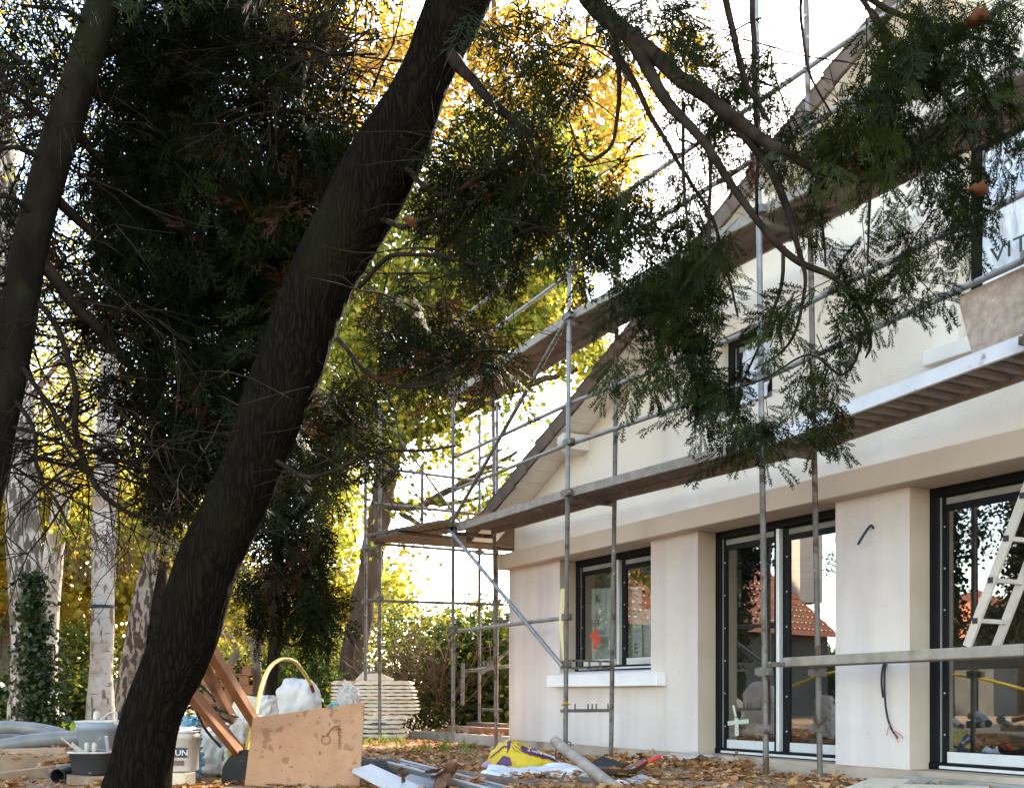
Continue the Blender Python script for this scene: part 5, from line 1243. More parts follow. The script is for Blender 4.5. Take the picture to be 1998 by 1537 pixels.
# a few big dead leaves that can be told apart
def dead_leaf(p, size, d, label, m='leaf_brown', roll=0.2):
    Mx = frames(np.array([d], float), np.array([roll]), np.array([size]))[0]
    sd = p[0] * 13.7 + p[2] * 7.1
    def lf(u, v):
        w = 0.42 * math.sin(math.pi * min(1, 0.06 + 0.94 * u)) ** 0.8 * (1 + 0.28 * abs(math.sin(u * 9.5 + sd)))
        x = (v - 0.5) * 2 * w
        q = np.array([x, u, 0.55 * x * x + 0.30 * (u - 0.5) ** 2 * (1 + math.sin(sd)) + 0.06 * noise.noise((x * 5, u * 5, sd)) + 0.25 * max(0, abs(x) - 0.22)])
        return Vector(Mx @ q) + Vector(p)
    mb = MB().grid(lf, 14, 8); mb.tube([lf(0.02, 0.5), Vector(Mx @ np.array([0.02, -0.25, 0.05])) + Vector(p)], 0.0015, 4)
    return single(mb, 'dead_leaf', M[m], label, 'leaf', 'single dead leaves')
dead_leaf(W(1882, 44, 4.4), 0.11, (0.5, 0.85, 0.05), 'big brown dead leaf caught in the conifer sprays at the top right')
dead_leaf(W(1888, 372, 4.4), 0.09, (0.5, 0.8, -0.2), 'dark red-brown dead leaf caught before the tall upper window')
dead_leaf(W(785, 432, 5.9), 0.11, (0.5, 0.6, -0.4), 'red-brown dead leaf caught in twigs right of the mossy trunk')
ywl = M['leaf_brown'].copy(); ywl.name = 'yellow_leaf'; M['ywl'] = ywl
for nd in ywl.node_tree.nodes:
    if nd.type == 'VALTORGB': nd.color_ramp.elements[0].color = (0.60, 0.32, 0.03, 1); nd.color_ramp.elements[1].color = (0.66, 0.40, 0.05, 1)
dead_leaf(at_z(*P2, 0.635) + Vector((0.0, -0.05, 0)), 0.10, (0.6, 0.75, 0.1), 'yellow leaf resting on the scaffold rung below the window sill', 'ywl')

# ================================================================== BUILDING MATERIALS AND RUBBISH ON THE GROUND
def D_of(p): return (p[0] - CAM[0]) * FW[0] + (p[1] - CAM[1]) * FW[1]
RTV = Vector((RT[0], RT[1], 0)); FWV = Vector((FW[0], FW[1], 0)); ZV = Vector((0, 0, 1))

# stained chipboard panel leaning in the foreground
cbp = [W(493, 1399, 7.42), W(477, 1531, 7.22), W(701, 1545, 7.18), W(711, 1369, 7.42)]
for p in (cbp[1], cbp[2]): p.z = min(p.z, gz(p.x, p.y) + 0.02)
mb = MB().quadslab(cbp, 0.019)
pan = single(mb, 'chipboard_sheet', M['chipboard'], 'stained orange-brown chipboard panel standing upright with pencil marks in the foreground', 'board', bevel=0.002)
nrm = (cbp[1] - cbp[0]).cross(cbp[3] - cbp[0]).normalized()
def onpan(px, py, lift=0.0022):
    d = W(px, py, 1.0) - Vector(CAM); t = (cbp[0] - Vector(CAM)).dot(nrm) / d.dot(nrm)
    return Vector(CAM) + d * t + nrm * (lift if nrm.dot(FWV) < 0 else -lift)
def pencil(pts, r=0.0022):
    c = smooth_path([tuple(onpan(*q)) for q in pts], 5)
    b = MB().tube([Vector(p) for p in c], r, 5); b.build('pencil_mark', M['pencil'], pan)
M['pencil'] = mat('brown_pencil', (0.12, 0.055, 0.03), rough=0.9)
pencil([(636 + 8.5 * math.cos(t), 1443 + 8 * math.sin(t)) for t in np.linspace(0, 6.3, 14)])
pencil([(641, 1431), (645, 1423), (652, 1417), (660, 1416)]); pencil([(640 + 2 * math.cos(t), 1432 + 2 * math.sin(t)) for t in np.linspace(0, 6.3, 8)])
pencil([(660, 1416), (661, 1425), (661.3, 1434)])
px_ = (onpan(700, 1440) - onpan(600, 1440)).normalized(); dn_ = (onpan(660, 1460) - onpan(660, 1420)).normalized()
nn = px_.cross(-dn_).normalized()
T = Matrix((dn_, px_, dn_.cross(px_))).transposed().to_4x4(); T.translation = onpan(662.5, 1441)
text_mesh('ELINAC', 0.030, T, 'handwriting', M['pencil'], pan, font_scale=(1.55, 1))

# yellow hose arching out of the pile
hz_ = [(478, 1492, 7.6), (482, 1462, 7.7), (493, 1420, 7.9), (503, 1372, 8.2), (512, 1335, 8.6), (524, 1306, 9.1), (540, 1290, 9.7), (558, 1285, 10.3), (576, 1291, 10.8), (590, 1308, 11.2), (604, 1330, 11.5), (611, 1348, 11.7)]
c = smooth_path([tuple(W(*q)) for q in hz_], 5)
hs = MB().tube([Vector(p) for p in c[:-4]], 0.019, 12)
hose = single(hs, 'hose', M['yellow_hose'], 'thick yellow hose arching from the panel over to the white bulk bag', 'hose')
MB().tube([Vector(c[-5]), Vector(c[-1])], 0.021, 10).build('fitting', M['dark_red'], hose)

def lump(base, rx, ry, h, seed, power=2.4, nu=72, nv=40, wr=0.06, fr=2.4, yaw=0.0, top=1.0, slump=0.0, fine=0.014):
    """sagging bag or heap: a closed rounded body resting on its base"""
    mb = MB(); base = Vector(base); vs = []
    R = Matrix.Rotation(yaw, 3, 'Z')
    for j in range(nv + 1):
        v = j / nv
        a = -math.pi / 2 * 0.55 + v * (math.pi / 2 * 1.55)
        for i in range(nu):
            th = 2 * math.pi * i / nu
            cs_, sn_ = math.cos(th), math.sin(th)
            k = (abs(cs_) ** power + abs(sn_) ** power) ** (-1 / power)
            rr = max(0.0, math.cos(a)) ** 0.42
            p = Vector((cs_ * k * rx * rr * (1 - (1 - top) * v), sn_ * k * ry * rr * (1 - (1 - top) * v), h * (0.28 + 0.72 * math.sin(a)) if a > 0 else h * 0.28 * (1 + math.sin(a) / math.sin(math.pi / 2 * 0.55))))
            q = p * (fr / max(rx, ry)) + Vector((seed * 3.7, 0, 0))
            w = noise.noise(q) * wr - abs(noise.noise(Vector((q.x * 1.6, q.y * 1.6, q.z * 0.9)))) * fine * 1.3 - abs(noise.noise(q * 3.1)) * fine * 0.5
            p = p + Vector((cs_, sn_, 0.6 if a > 0 else 0)) * w
            p.z = max(0.0, p.z)
            p.x += slump * p.z
            vs.append(base + R @ p)
    fs = [(j * nu + i, j * nu + (i + 1) % nu, (j + 1) * nu + (i + 1) % nu, (j + 1) * nu + i) for j in range(nv) for i in range(nu)]
    mb.add(vs, fs, True)
    mb.add(vs[-nu:], [list(range(nu))]); mb.add(vs[:nu], [list(range(nu - 1, -1, -1))])
    return mb
YAW = math.atan2(RT[1], RT[0])
single(lump(G(583, 12.0), 0.26, 0.25, 0.80, 2, power=5, yaw=YAW, wr=0.05, fr=1.8, fine=0.014), 'bulk_bag', M['bag_white'], 'white woven bulk bag sagging behind the chipboard panel', 'bag')
single(lump(G(518, 11.2), 0.13, 0.14, 0.62, 5, power=3, yaw=YAW), 'plastic_bag', M['bag_white'], 'small white bag squeezed between the bulk bag and a leaning beam', 'bag')
single(lump(G(680, 12.9), 0.15, 0.15, 0.74, 6, power=3, yaw=YAW, wr=0.06, fr=3.5), 'rubble_sack', M['bag_white'], 'white rubble sack standing before the left end of the stacked sheets', 'bag')
single(lump(G(410, 8.3), 0.16, 0.17, 0.36, 8, power=2.6, yaw=YAW, wr=0.05, fr=3), 'plastic_sack', M['plastic_clear'], 'cloudy plastic sack slumped beside the white paint bucket', 'bag')
sk = single(lump(G(470, 8.15), 0.14, 0.16, 0.46, 9, power=2.6, yaw=YAW, wr=0.05, fr=3, slump=0.12), 'plastic_sack', M['plastic_clear'], 'cloudy plastic sack with yellow contents behind the leaning beam', 'bag')
lm_ = lump(G(468, 8.05), 0.095, 0.10, 0.27, 12, power=2.4, yaw=YAW, slump=0.1); lm_.build('contents', M['plastic_yellow'], sk)

# red-brown beams leaning against the back of the big trunk
def lean(p, q, w, h, name, m, label, cat, group=None, up=None):
    return single(MB().beam(W(*p), W(*q), w, h, up=up or (0, 0, 1)), name, M[m], label, cat, group, bevel=0.003)
LB = 'beams leaning on the big conifer'
fwd_up = (FW[0], FW[1], 0.0)
lean((392, 1238, 6.62), (508, 1425, 8.0), 0.062, 0.085, 'timber_beam', 'orange_wood', 'longest red-brown beam leaning, running down behind the chipboard panel', 'beam', LB, fwd_up)
lean((360, 1335, 6.62), (476, 1478, 7.75), 0.045, 0.115, 'timber_beam', 'orange_wood', 'lower red-brown beam leaning in front of the plastic sacks', 'beam', LB, fwd_up)
lean((382, 1272, 6.75), (470, 1432, 8.7), 0.06, 0.06, 'timber_beam', 'orange_wood', 'thin red-brown beam leaning behind the other two', 'beam', LB, fwd_up)
rngp = random.Random(6)
for k, (a, b_, c_) in enumerate((((372, 1330, 7.0), (402, 1382, 7.6), (455, 1412, 8.3)), ((376, 1345, 7.0), (412, 1404, 7.7), (448, 1440, 8.4)), ((380, 1352, 7.05), (410, 1378, 7.6), (462, 1398, 8.2)), ((384, 1330, 7.1), (420, 1362, 7.8), (468, 1402, 8.5)), ((370, 1360, 7.0), (400, 1420, 7.5), (430, 1456, 8.0)))):
    cc = smooth_path([tuple(W(*a)), tuple(W(*b_)), tuple(W(*c_))], 8)
    single(MB().tube([Vector(p) for p in cc], 0.011, 8), 'black_conduit', M['black_plastic'], 'black conduit pipe in the bunch between the leaning beams and trunk', 'pipe', 'black conduits by the big trunk')
single(MB().tube([W(427, 1414, 8.2), W(428, 1372, 8.1)], [0.016, 0.013], 10).lathe(W(428, 1372, 8.1) - ZV * 0.01, [(0.0, -0.005), (0.02, 0), (0.022, 0.02), (0.0, 0.035)], 10), 'tool_handle', M['dark_timber'], 'wooden tool handle standing up out of the plastic sack', 'tool')
def cloth(p00, p10, p01, p11, nu, nv, amp, fr, seed, thick=0.006, sag=0.0):
    a, b_, c_, d_ = (Vector(q) for q in (p00, p10, p01, p11))
    def f(u, v):
        p = (a * (1 - u) + b_ * u) * (1 - v) + (c_ * (1 - u) + d_ * u) * v
        q = p * fr + Vector((seed, seed * 2, 0))
        return p + Vector((noise.noise(q) * 0.4, noise.noise(q + Vector((9, 0, 0))) * 0.4, noise.noise(q + Vector((0, 7, 0))) + 0.6 * abs(noise.noise(q * 2.3)))) * amp - ZV * sag * math.sin(math.pi * u) * math.sin(math.pi * v)
    mb = MB().grid(f, nu, nv); mb.grid(lambda u, v: f(u, v) - ZV * thick, nu, nv)
    for k in range(nu):
        for v in (0, 1):
            mb.add([f(k / nu, v), f((k + 1) / nu, v), f((k + 1) / nu, v) - ZV * thick, f(k / nu, v) - ZV * thick], [(0, 1, 2, 3)])
    return mb
single(lump(G(372, 7.9), 0.08, 0.08, 0.47, 21, power=2.2, yaw=YAW, wr=0.05, fr=5, fine=0.03), 'tarpaulin', M['tarp_blue'], 'crumpled blue tarpaulin bunched beside the big mossy trunk', 'tarpaulin')
single(cloth(W(462, 1353, 12.8), W(508, 1360, 12.8), W(440, 1410, 12.3), W(508, 1415, 12.3), 6, 6, 0.0, 1, 1, 0.02), 'plywood_sheet', M['pale_board'], 'pale plywood sheet standing behind the leaning beams', 'board')
# brown pallets behind
def pallet(base, yaw, label, group, m='old_timber', L=1.0, Wd=0.8):
    t = thing('pallet', base, label, 'pallet', group)
    R = Matrix.Rotation(yaw, 3, 'Z'); B = Vector(base)
    for k in range(3):
        y = -Wd / 2 + 0.05 + k * (Wd - 0.1) / 2
        MB().box(B + R @ Vector((0, y, 0.011)), (L, 0.1, 0.02), R).build('bottom_board', M[m], t)
        for x in (-L / 2 + 0.07, 0, L / 2 - 0.07):
            MB().box(B + R @ Vector((x, y, 0.061)), (0.12, 0.09, 0.078), R).build('block', M[m], t)
    for k in range(6):
        x = -L / 2 + 0.05 + k * (L - 0.1) / 5
        MB().box(B + R @ Vector((x, 0, 0.112)), (0.1, Wd, 0.02), R).build('top_board', M[m], t)
    return t
pb_ = G(440, 14.5)
for k in range(8):
    pallet(pb_ + Vector((0.03 * (k % 3), 0.02 * (k % 2), 0.128 * k)), YAW + 0.25 + 0.03 * (k % 3), ['lowest pallet', 'second pallet', 'third pallet', 'fourth pallet', 'fifth pallet', 'sixth pallet', 'seventh pallet', 'top pallet'][k] + ' of the red-brown pallet stack behind the beams', 'brown pallets stacked behind', 'orange_wood', 0.62, 0.6)
lean((502, 1402, 12.5), (520, 1325, 12.9), 0.02, 0.02, 'wooden_stake', 'orange_wood', 'thin wooden stake standing beside the bulk bag', 'stake')

# stacked corrugated sheets
base = G(727, 15.6)
zt = base.z
rs = random.Random(2)
names = ['bottom', 'second', 'third', 'fourth', 'fifth', 'sixth', 'seventh', 'eighth', 'ninth', 'tenth', 'eleventh', 'twelfth', 'thirteenth', 'top']
hs_ = [0.075, 0.07, 0.06, 0.07, 0.075, 0.05, 0.05, 0.055, 0.055, 0.05, 0.05, 0.05, 0.055, 0.08]
off = [0, 0.03, -0.06, -0.02, 0.09, 0.16, 0.20, 0.20, 0.18, 0.16, 0.15, 0.14, 0.10, 0.09]
for k in range(14):
    half = 0.56; o_ = off[k] + rs.uniform(-.015, .015); d_ = rs.uniform(-.05, .05)
    th = hs_[k] * 0.72; amp = hs_[k] * 0.045; ph = rs.uniform(0, 6.28); z0 = zt; x0_, x1_ = -half, half * 0.86 + o_
    def f(u, v, s):
        x = x0_ + (x1_ - x0_) * u
        z = z0 + amp + th * (1 if s else 0) + amp * math.sin(x * 34 + ph)
        return base + RTV * x + FWV * (-0.30 + 0.6 * v + d_) + ZV * (z - base.z)
    NU = 60; mb = MB(); vs = []
    for i in range(NU + 1):
        u = i / NU
        e = 1.0 if 1 < i < NU - 1 else 0.55
        for (v, s) in ((0, 0), (0, 1), (1, 1), (1, 0)):
            p = f(u, v, s); m_ = f(u, v, 0) * 0.5 + f(u, v, 1) * 0.5
            vs.append(m_ + (p - m_) * e)
    fs = [(i * 4 + j, (i + 1) * 4 + j, (i + 1) * 4 + (j + 1) % 4, i * 4 + (j + 1) % 4) for i in range(NU) for j in range(4)]
    mb.add(vs, fs + [(3, 2, 1, 0), (NU * 4, NU * 4 + 1, NU * 4 + 2, NU * 4 + 3)], False)
    single(mb, 'corrugated_sheet', M['tile_pale'], names[k] + ' pale corrugated sheet in the stack behind the left scaffold frame', 'sheet', 'stack of pale corrugated sheets')
    zt += hs_[k]
tri = [base + RTV * x + ZV * (z - base.z) + FWV * 0.05 for x, z in ((-0.26, zt + 0.0), (-0.10, zt + 0.17), (0.30, zt + 0.02), (0.30, zt - 0.01), (-0.26, zt - 0.01))]
single(MB().quadslab(tri, 0.03, FWV * -1), 'board_offcut', M['tile_pale'], 'pointed pale board offcut standing on top of the stacked sheets', 'board')
lean((672, 1326, 13.2), (684, 1362, 13.0), 0.028, 0.028, 'pale_batten', 'tile_pale', 'short pale batten poking up out of the white rubble sack', 'batten')
single(MB().tube([W(640, 1379, 12.7), W(650, 1372, 12.6), W(658, 1374, 12.6), W(662, 1384, 12.6)], 0.022, 8), 'lifting_strap', M['cyan'], 'cyan lifting strap peeping over the edge of the chipboard panel', 'strap')

# left corner: grey ducts, timbers, tubs
def duct(pts, r, label):
    c = smooth_path([tuple(W(*q)) for q in pts], 6)
    single(MB().tube([Vector(p) for p in c], r, 16), 'grey_duct', M['grey_pipe'], label, 'pipe', 'grey ducts lying on the timbers')
duct([(-60, 1424, 9.6), (0, 1418, 9.5), (60, 1421, 9.4), (110, 1430, 9.3), (150, 1447, 9.2)], 0.058, 'upper grey duct curving down behind the tubs')
duct([(-60, 1466, 9.0), (0, 1456, 9.0), (60, 1445, 9.0), (120, 1440, 9.0), (190, 1436, 9.0)], 0.062, 'lower grey duct swelling towards the grey tub')
duct([(-60, 1436, 9.9), (10, 1440, 9.8), (80, 1446, 9.7), (130, 1456, 9.6)], 0.05, 'hindmost grey duct in the dark under the others')
LT = 'old shuttering timbers at the left'
lean((-60, 1470, 9.0), (150, 1466, 8.75), 0.30, 0.075, 'shuttering_timber', 'old_timber', 'topmost old timber under the grey ducts at the left', 'timber', LT)
lean((-60, 1494, 8.3), (136, 1492, 8.5), 0.24, 0.17, 'shuttering_timber', 'old_timber', 'thick middle timber with leaves on it at the left', 'timber', LT)
lean((-80, 1530, 7.7), (150, 1500, 8.2), 0.10, 0.10, 'shuttering_timber', 'old_timber', 'nearest pale timber edge low in the left corner', 'timber', LT)
lean((130, 1519, 7.55), (232, 1521, 7.7), 0.40, 0.06, 'shuttering_timber', 'old_timber', 'dark timber lying under the black mortar tub', 'timber', LT)
lean((60, 1547, 7.5), (230, 1538, 7.9), 0.35, 0.05, 'shuttering_timber', 'dark_timber', 'shadowed timber under the pipe in the left corner', 'timber', LT)
lean((330, 1517, 7.35), (372, 1519, 7.3), 0.12, 0.085, 'timber_block', 'pale_board', 'pale sawn timber block under the white paint bucket', 'timber block', None)
lean((350, 1496, 8.6), (505, 1490, 8.6), 0.2, 0.06, 'shuttering_timber', 'dark_timber', 'dark timber in shadow under the plastic sacks', 'timber', LT)
lean((370, 1510, 8.5), (500, 1506, 8.5), 0.3, 0.05, 'shuttering_timber', 'dark_timber', 'lower dark timber in shadow behind the black bucket', 'timber', LT)
pv = MB().ring(W(112, 1513, 7.55), W(190, 1481, 8.3), 0.052, 0.046, 20)
single(pv, 'drain_pipe', M['black_plastic'], 'short black drain pipe with its open end facing out', 'pipe')
# black mortar tub with tools and a grey tub behind
bt = W(182, 1511, 7.7)
tub = thing('mortar_tub', bt, 'black square mortar tub full of trowels in front of the grey tub', 'tub')
b = MB().lathe(bt, [(0.0, 0.0), (0.115, 0.0), (0.128, 0.02), (0.145, 0.16), (0.152, 0.165), (0.150, 0.172), (0.138, 0.166), (0.118, 0.03), (0.0, 0.025)], 32, sq=0.55)
Rz = Matrix.Rotation(YAW, 3, 'Z'); b.v = [bt + Rz @ (p - bt) for p in b.v]
b.build('tub', M['black_rubber'], tub)
rim = MB().lathe(bt + ZV * 0.160, [(0.153, 0), (0.157, 0.004), (0.155, 0.014), (0.148, 0.014), (0.146, 0.002)], 32, sq=0.55); rim.v = [bt + ZV * .16 + Rz @ (p - bt - ZV * .16) for p in rim.v]; rim.build('rim', M['mortar'], tub)
TT = 'tools in the mortar tub'
for (a, c_, w, m_, lb_) in (((120, 1439, 7.6), (165, 1476, 7.7), 0.014, 'mortar', 'mortar caked long handle leaning out of the tub to the left'), ((207, 1436, 7.7), (211, 1470, 7.75), 0.02, 'grey_sheet', 'steel trowel blade standing at the right of the tub')):
    single(MB().beam(W(*a), W(*c_), w, w * 0.8), 'trowel', M[m_], lb_, 'tool', TT)
single(MB().lathe(W(169, 1472, 7.65), [(0.0, 0), (0.017, 0), (0.017, 0.07), (0.012, 0.085), (0.0, 0.09)], 10), 'tool_handle', M['mortar'], 'left mortar covered handle end in the tub', 'tool', TT)
single(MB().lathe(W(184, 1472, 7.65), [(0.0, 0), (0.017, 0), (0.018, 0.07), (0.012, 0.085), (0.0, 0.09)], 10), 'tool_handle', M['mortar'], 'middle mortar covered handle end in the tub', 'tool', TT)
single(MB().quadslab([W(140, 1448, 7.62), W(168, 1470, 7.66), W(160, 1476, 7.64), W(139, 1455, 7.6)], 0.008), 'trowel', M['mortar'], 'flat mortar caked trowel blade leaning left out of the tub', 'tool', TT)
gt_ = W(196, 1466, 8.3); gt_.z = bt.z - 0.0
b = MB().lathe(gt_, [(0.0, 0.0), (0.135, 0.0), (0.16, 0.30), (0.172, 0.305), (0.172, 0.365), (0.165, 0.365), (0.155, 0.30), (0.13, 0.02), (0.0, 0.02)], 32, sq=0.35); b.v = [gt_ + Rz @ (p - gt_) for p in b.v]
single(b, 'grey_tub', M['grey_tub'], 'grey mortar splashed tub with a lid of tools behind the black tub', 'tub')
zt2 = gt_ + ZV * 0.366
single(MB().box(zt2 + ZV * 0.006, (0.30, 0.26, 0.012), Rz), 'mortar_board', M['mortar'], 'mortar covered board lying on top of the grey tub', 'board')
k0 = MB().lathe(zt2 + RTV * -0.03 + ZV * 0.012, [(0.0, 0), (0.022, 0.0), (0.026, 0.035), (0.022, 0.065), (0.0, 0.078)], 12)
single(k0, 'mixer_knob', M['mortar'], 'round pale mortar caked knob on the board on the grey tub', 'tool', TT)
cc = smooth_path([tuple(W(186, 1412, 8.3)), tuple(W(203, 1398, 8.3)), tuple(W(214, 1390, 8.3)), tuple(W(227, 1389, 8.3)), tuple(W(228, 1402, 8.3)), tuple(W(226, 1422, 8.3))], 4)
single(MB().tube([Vector(p) for p in cc], 0.0055, 6), 'bucket_handle', M['grey_sheet'], 'bent wire handle sticking up from the grey tub', 'handle')
# white paint bucket with lettering
wb = W(352, 1503, 7.4)
bk = thing('paint_bucket', wb, 'dirty white paint bucket with black lettering beside the mossy trunk', 'bucket')
b = MB().lathe(wb, [(0.0, 0.0), (0.112, 0.0), (0.118, 0.01), (0.122, 0.22), (0.128, 0.222), (0.128, 0.262), (0.122, 0.264), (0.118, 0.225), (0.0, 0.22)], 32, sq=0.45); Rb = Matrix.Rotation(YAW + 0.0, 3, 'Z'); b.v = [wb + Rb @ (p - wb) for p in b.v]
b.build('pail', M['bucket_white'], bk)
fx = wb - FWV * 0.1225
MB().add([fx + RTV * x + ZV * z for x, z in ((-0.09, 0.102), (0.084, 0.098), (0.084, 0.165), (-0.09, 0.170))] + [fx + FWV * 0.004 + RTV * x + ZV * z for x, z in ((-0.09, 0.102), (0.084, 0.098), (0.084, 0.165), (-0.09, 0.170))], [(0, 1, 2, 3), (7, 6, 5, 4), (0, 4, 5, 1), (1, 5, 6, 2), (2, 6, 7, 3), (3, 7, 4, 0)]).build('printed_band', M['ink'], bk)
MB().add([fx + RTV * x + ZV * z for x, z in ((-0.06, 0.045), (0.06, 0.043), (0.06, 0.078), (-0.06, 0.080))] + [fx + FWV * 0.004 + RTV * x + ZV * z for x, z in ((-0.06, 0.045), (0.06, 0.043), (0.06, 0.078), (-0.06, 0.080))], [(0, 1, 2, 3), (7, 6, 5, 4), (0, 4, 5, 1), (1, 5, 6, 2), (2, 6, 7, 3), (3, 7, 4, 0)]).build('printed_band', M['dark_timber'], bk)
T = Matrix((RTV, ZV, -FWV)).transposed().to_4x4(); T.translation = W(362, 1469, 1) * 0 + fx + RTV * 0.026 + ZV * 0.130 - FWV * 0.002
text_mesh('AUN', 0.056, T, 'lettering', M['white_print'], bk, font_scale=(1.1, 1.0))
b = MB().lathe(wb + ZV * 0.265, [(0.126, 0.0), (0.126, 0.008), (0.0, 0.010)], 32, sq=0.45); b.v = [wb + ZV * .265 + Rb @ (p - wb - ZV * .265) for p in b.v]; b.build('lid', M['bucket_white'], bk)
single(cloth(W(352, 1428, 7.5), W(392, 1424, 7.6), W(352, 1418, 7.8), W(392, 1420, 7.8), 8, 5, 0.03, 9, 3), 'paper_scrap', M['white_print'], 'scrap of white paper lying on the dirty paint bucket', 'paper')
# black bucket on its side behind the panel
bb = W(484, 1517, 7.55); ax = (FWV * 0.95 + RTV * 0.25).normalized()
b = MB().lathe(bb - ax * 0.02, [(0.0, 0.0), (0.195, 0.0), (0.203, 0.006), (0.200, 0.016), (0.20, 0.02), (0.185, 0.02), (0.175, 0.24), (0.0, 0.24)], 36, axis=ax)
single(b, 'black_bucket', M['black_rubber'], 'black rubber bucket lying on its side half hidden by the chipboard panel', 'bucket')

# ---- heap in front of the wall
sb = G(1024, 8.95) + Vector((0, 0, 0.02))
sack = thing('cement_sack', sb, 'crumpled yellow and purple plaster sack lying before the wall', 'sack')
def sackf(u, v):
    """u along the sack (left to right), v over the top from front to back"""
    x = -0.36 + 0.70 * u
    prof = [0.02, 0.13, 0.19, 0.215, 0.20, 0.165, 0.135, 0.11, 0.075, 0.02]
    s = u * 9; i = min(8, int(s)); hh = 1.12 * (prof[i] + (prof[i + 1] - prof[i]) * (s - i))
    a = math.pi * v
    dpt = 0.17 * (0.55 + 0.45 * math.sin(math.pi * min(1, u * 1.1)))
    y = -math.cos(a) * dpt; z = math.sin(a) ** 0.7 * hh if 0 < v < 1 else 0.0
    crease = 0.020 * (abs(math.sin(u * 30 + 2.5 * v + 1.2 * noise.noise((x * 6, v * 3, 1.0)))) - 0.6) * max(0, 1.15 - u * 2.0) * math.sin(a)
    cr2 = -0.030 * abs(noise.noise((x * 7 + y * 5, y * 12, 2.0))) - 0.018 * abs(noise.noise((x * 17, y * 15, 4.0))) + 0.02 * noise.noise((x * 4, y * 4 + z * 4, 5.0)) * math.sin(a)
    return sb + RTV * x + FWV * (y + crease) + ZV * max(0.0, z + (crease + cr2) * (1 if z > 0.02 else 0))
b = MB().grid(sackf, 110, 36); b.add([sackf(i / 20, 0) for i in range(21)] + [sackf(i / 20, 1) for i in range(20, -1, -1)], [list(range(41, -1, -1))])
b.build('bag', M['sack_yellow'], sack)
def sackpatch(name, m, u0, u1, v0, v1, lift=0.004, shape=None, nu=16, nv=6):
    def f(u, v):
        uu = u0 + (u1 - u0) * u
        va, vb = v0, v1
        if shape: va, vb = shape(u)
        vv = va + (vb - va) * v
        p = sackf(uu, vv); q = sackf(uu, vv + 0.02); r_ = sackf(uu + 0.02, vv)
        n = (r_ - p).cross(q - p).normalized()
        return p + n * lift
    MB().grid(f, nu, nv).build(name, M[m], sack)
    return f
rounded = lambda lo, hi: (lambda u: ((lo + hi) / 2 - (hi - lo) / 2 * (1 - abs(2 * u - 1) ** 5) ** 0.5, (lo + hi) / 2 + (hi - lo) / 2 * (1 - abs(2 * u - 1) ** 5) ** 0.5))
pf = sackpatch('printed_band', 'sack_purple', 0.46, 0.92, 0, 0, 0.007, rounded(0.17, 0.36), 30, 8)
sackpatch('printed_band', 'sack_purple', 0.305, 0.345, 0, 0, 0.006, lambda u: (0.16 + 0.10 * u, 0.42 - 0.06 * u), 4, 8)
sackpatch('printed_patch', 'sack_purple', 0.17, 0.36, 0, 0, 0.005, lambda u: (0.015, 0.03 + 0.10 * math.sin(math.pi * u) ** 0.6), 14, 5)
sackpatch('printed_patch', 'lilac', 0.015, 0.10, 0, 0, 0.005, lambda u: (0.02, 0.30 - 0.12 * u), 6, 6)
sackpatch('printed_patch', 'white_print', 0.905, 0.985, 0, 0, 0.006, lambda u: (0.04, 0.42), 5, 8)
for k in range(5):
    u0 = 0.36 + 0.024 * k
    sackpatch('printed_stripe', 'sack_purple', u0, u0 + 0.085, 0, 0, 0.006, (lambda k: lambda u: (0.26 + 0.035 * k + 0.0 - 0.09 * u, 0.272 + 0.035 * k - 0.09 * u))(k), 6, 2)
for k in range(6):
    u0 = 0.10 + 0.035 * k
    sackpatch('printed_stripe', 'sack_purple', u0, u0 + 0.04, 0, 0, 0.006, (lambda k: lambda u: (0.20 + 0.012 * k + 0.008 * u, 0.225 + 0.012 * k + 0.008 * u))(k), 4, 2)
# the printed words stand upside down on the sack
c0 = pf(0.52, 0.5); ex = (pf(0.8, 0.5) - pf(0.2, 0.5)).normalized(); ey = (pf(0.5, 0.9) - pf(0.5, 0.1)).normalized(); ez = ex.cross(ey).normalized(); ey = ez.cross(ex)
T = Matrix((-ex, -ey, ez)).transposed().to_4x4(); T.translation = c0 + ez * 0.016
text_mesh('blanc \u00e9clat F', 0.047, T, 'lettering', M['white_print'], sack, font_scale=(1.05, 1.0))
sb2 = W(1045, 1512, 8.3)
single(cloth(W(938, 1512, 8.35), W(1160, 1508, 8.45), W(955, 1493, 8.6), W(1130, 1496, 8.65), 26, 10, 0.045, 4.5, 2, 0.01), 'plastic_sheeting', M['sheet_white'], 'crumpled cloudy white plastic sheeting in front of the yellow sack', 'plastic sheet')
single(cloth(W(930, 1530, 7.9), W(1150, 1534, 7.95), W(940, 1504, 8.3), W(1150, 1506, 8.35), 24, 10, 0.05, 4.0, 5, 0.01), 'plastic_sheeting', M['sheet_white'], 'lower fold of cloudy white sheeting behind the brown post', 'plastic sheet')
single(MB().beam(W(876, 1510, 7.55), W(1150, 1556, 7.2), 0.085, 0.085, ext=0.0), 'timber_post', M['dark_timber'], 'dark brown square post lying in front of the white sheeting', 'post', bevel=0.012)
tp_ = W(1082, 1445, 8.15); tq_ = W(1225, 1556, 7.2)
pm = MB().tube([tp_, tp_ * 0.66 + tq_ * 0.34, tp_ * 0.33 + tq_ * 0.67, tq_], [0.040, 0.042, 0.043, 0.044], 14)
single(pm, 'cement_post', M['grey_post'], 'grey cement-stained round post sticking up across the heap before the wall', 'post')
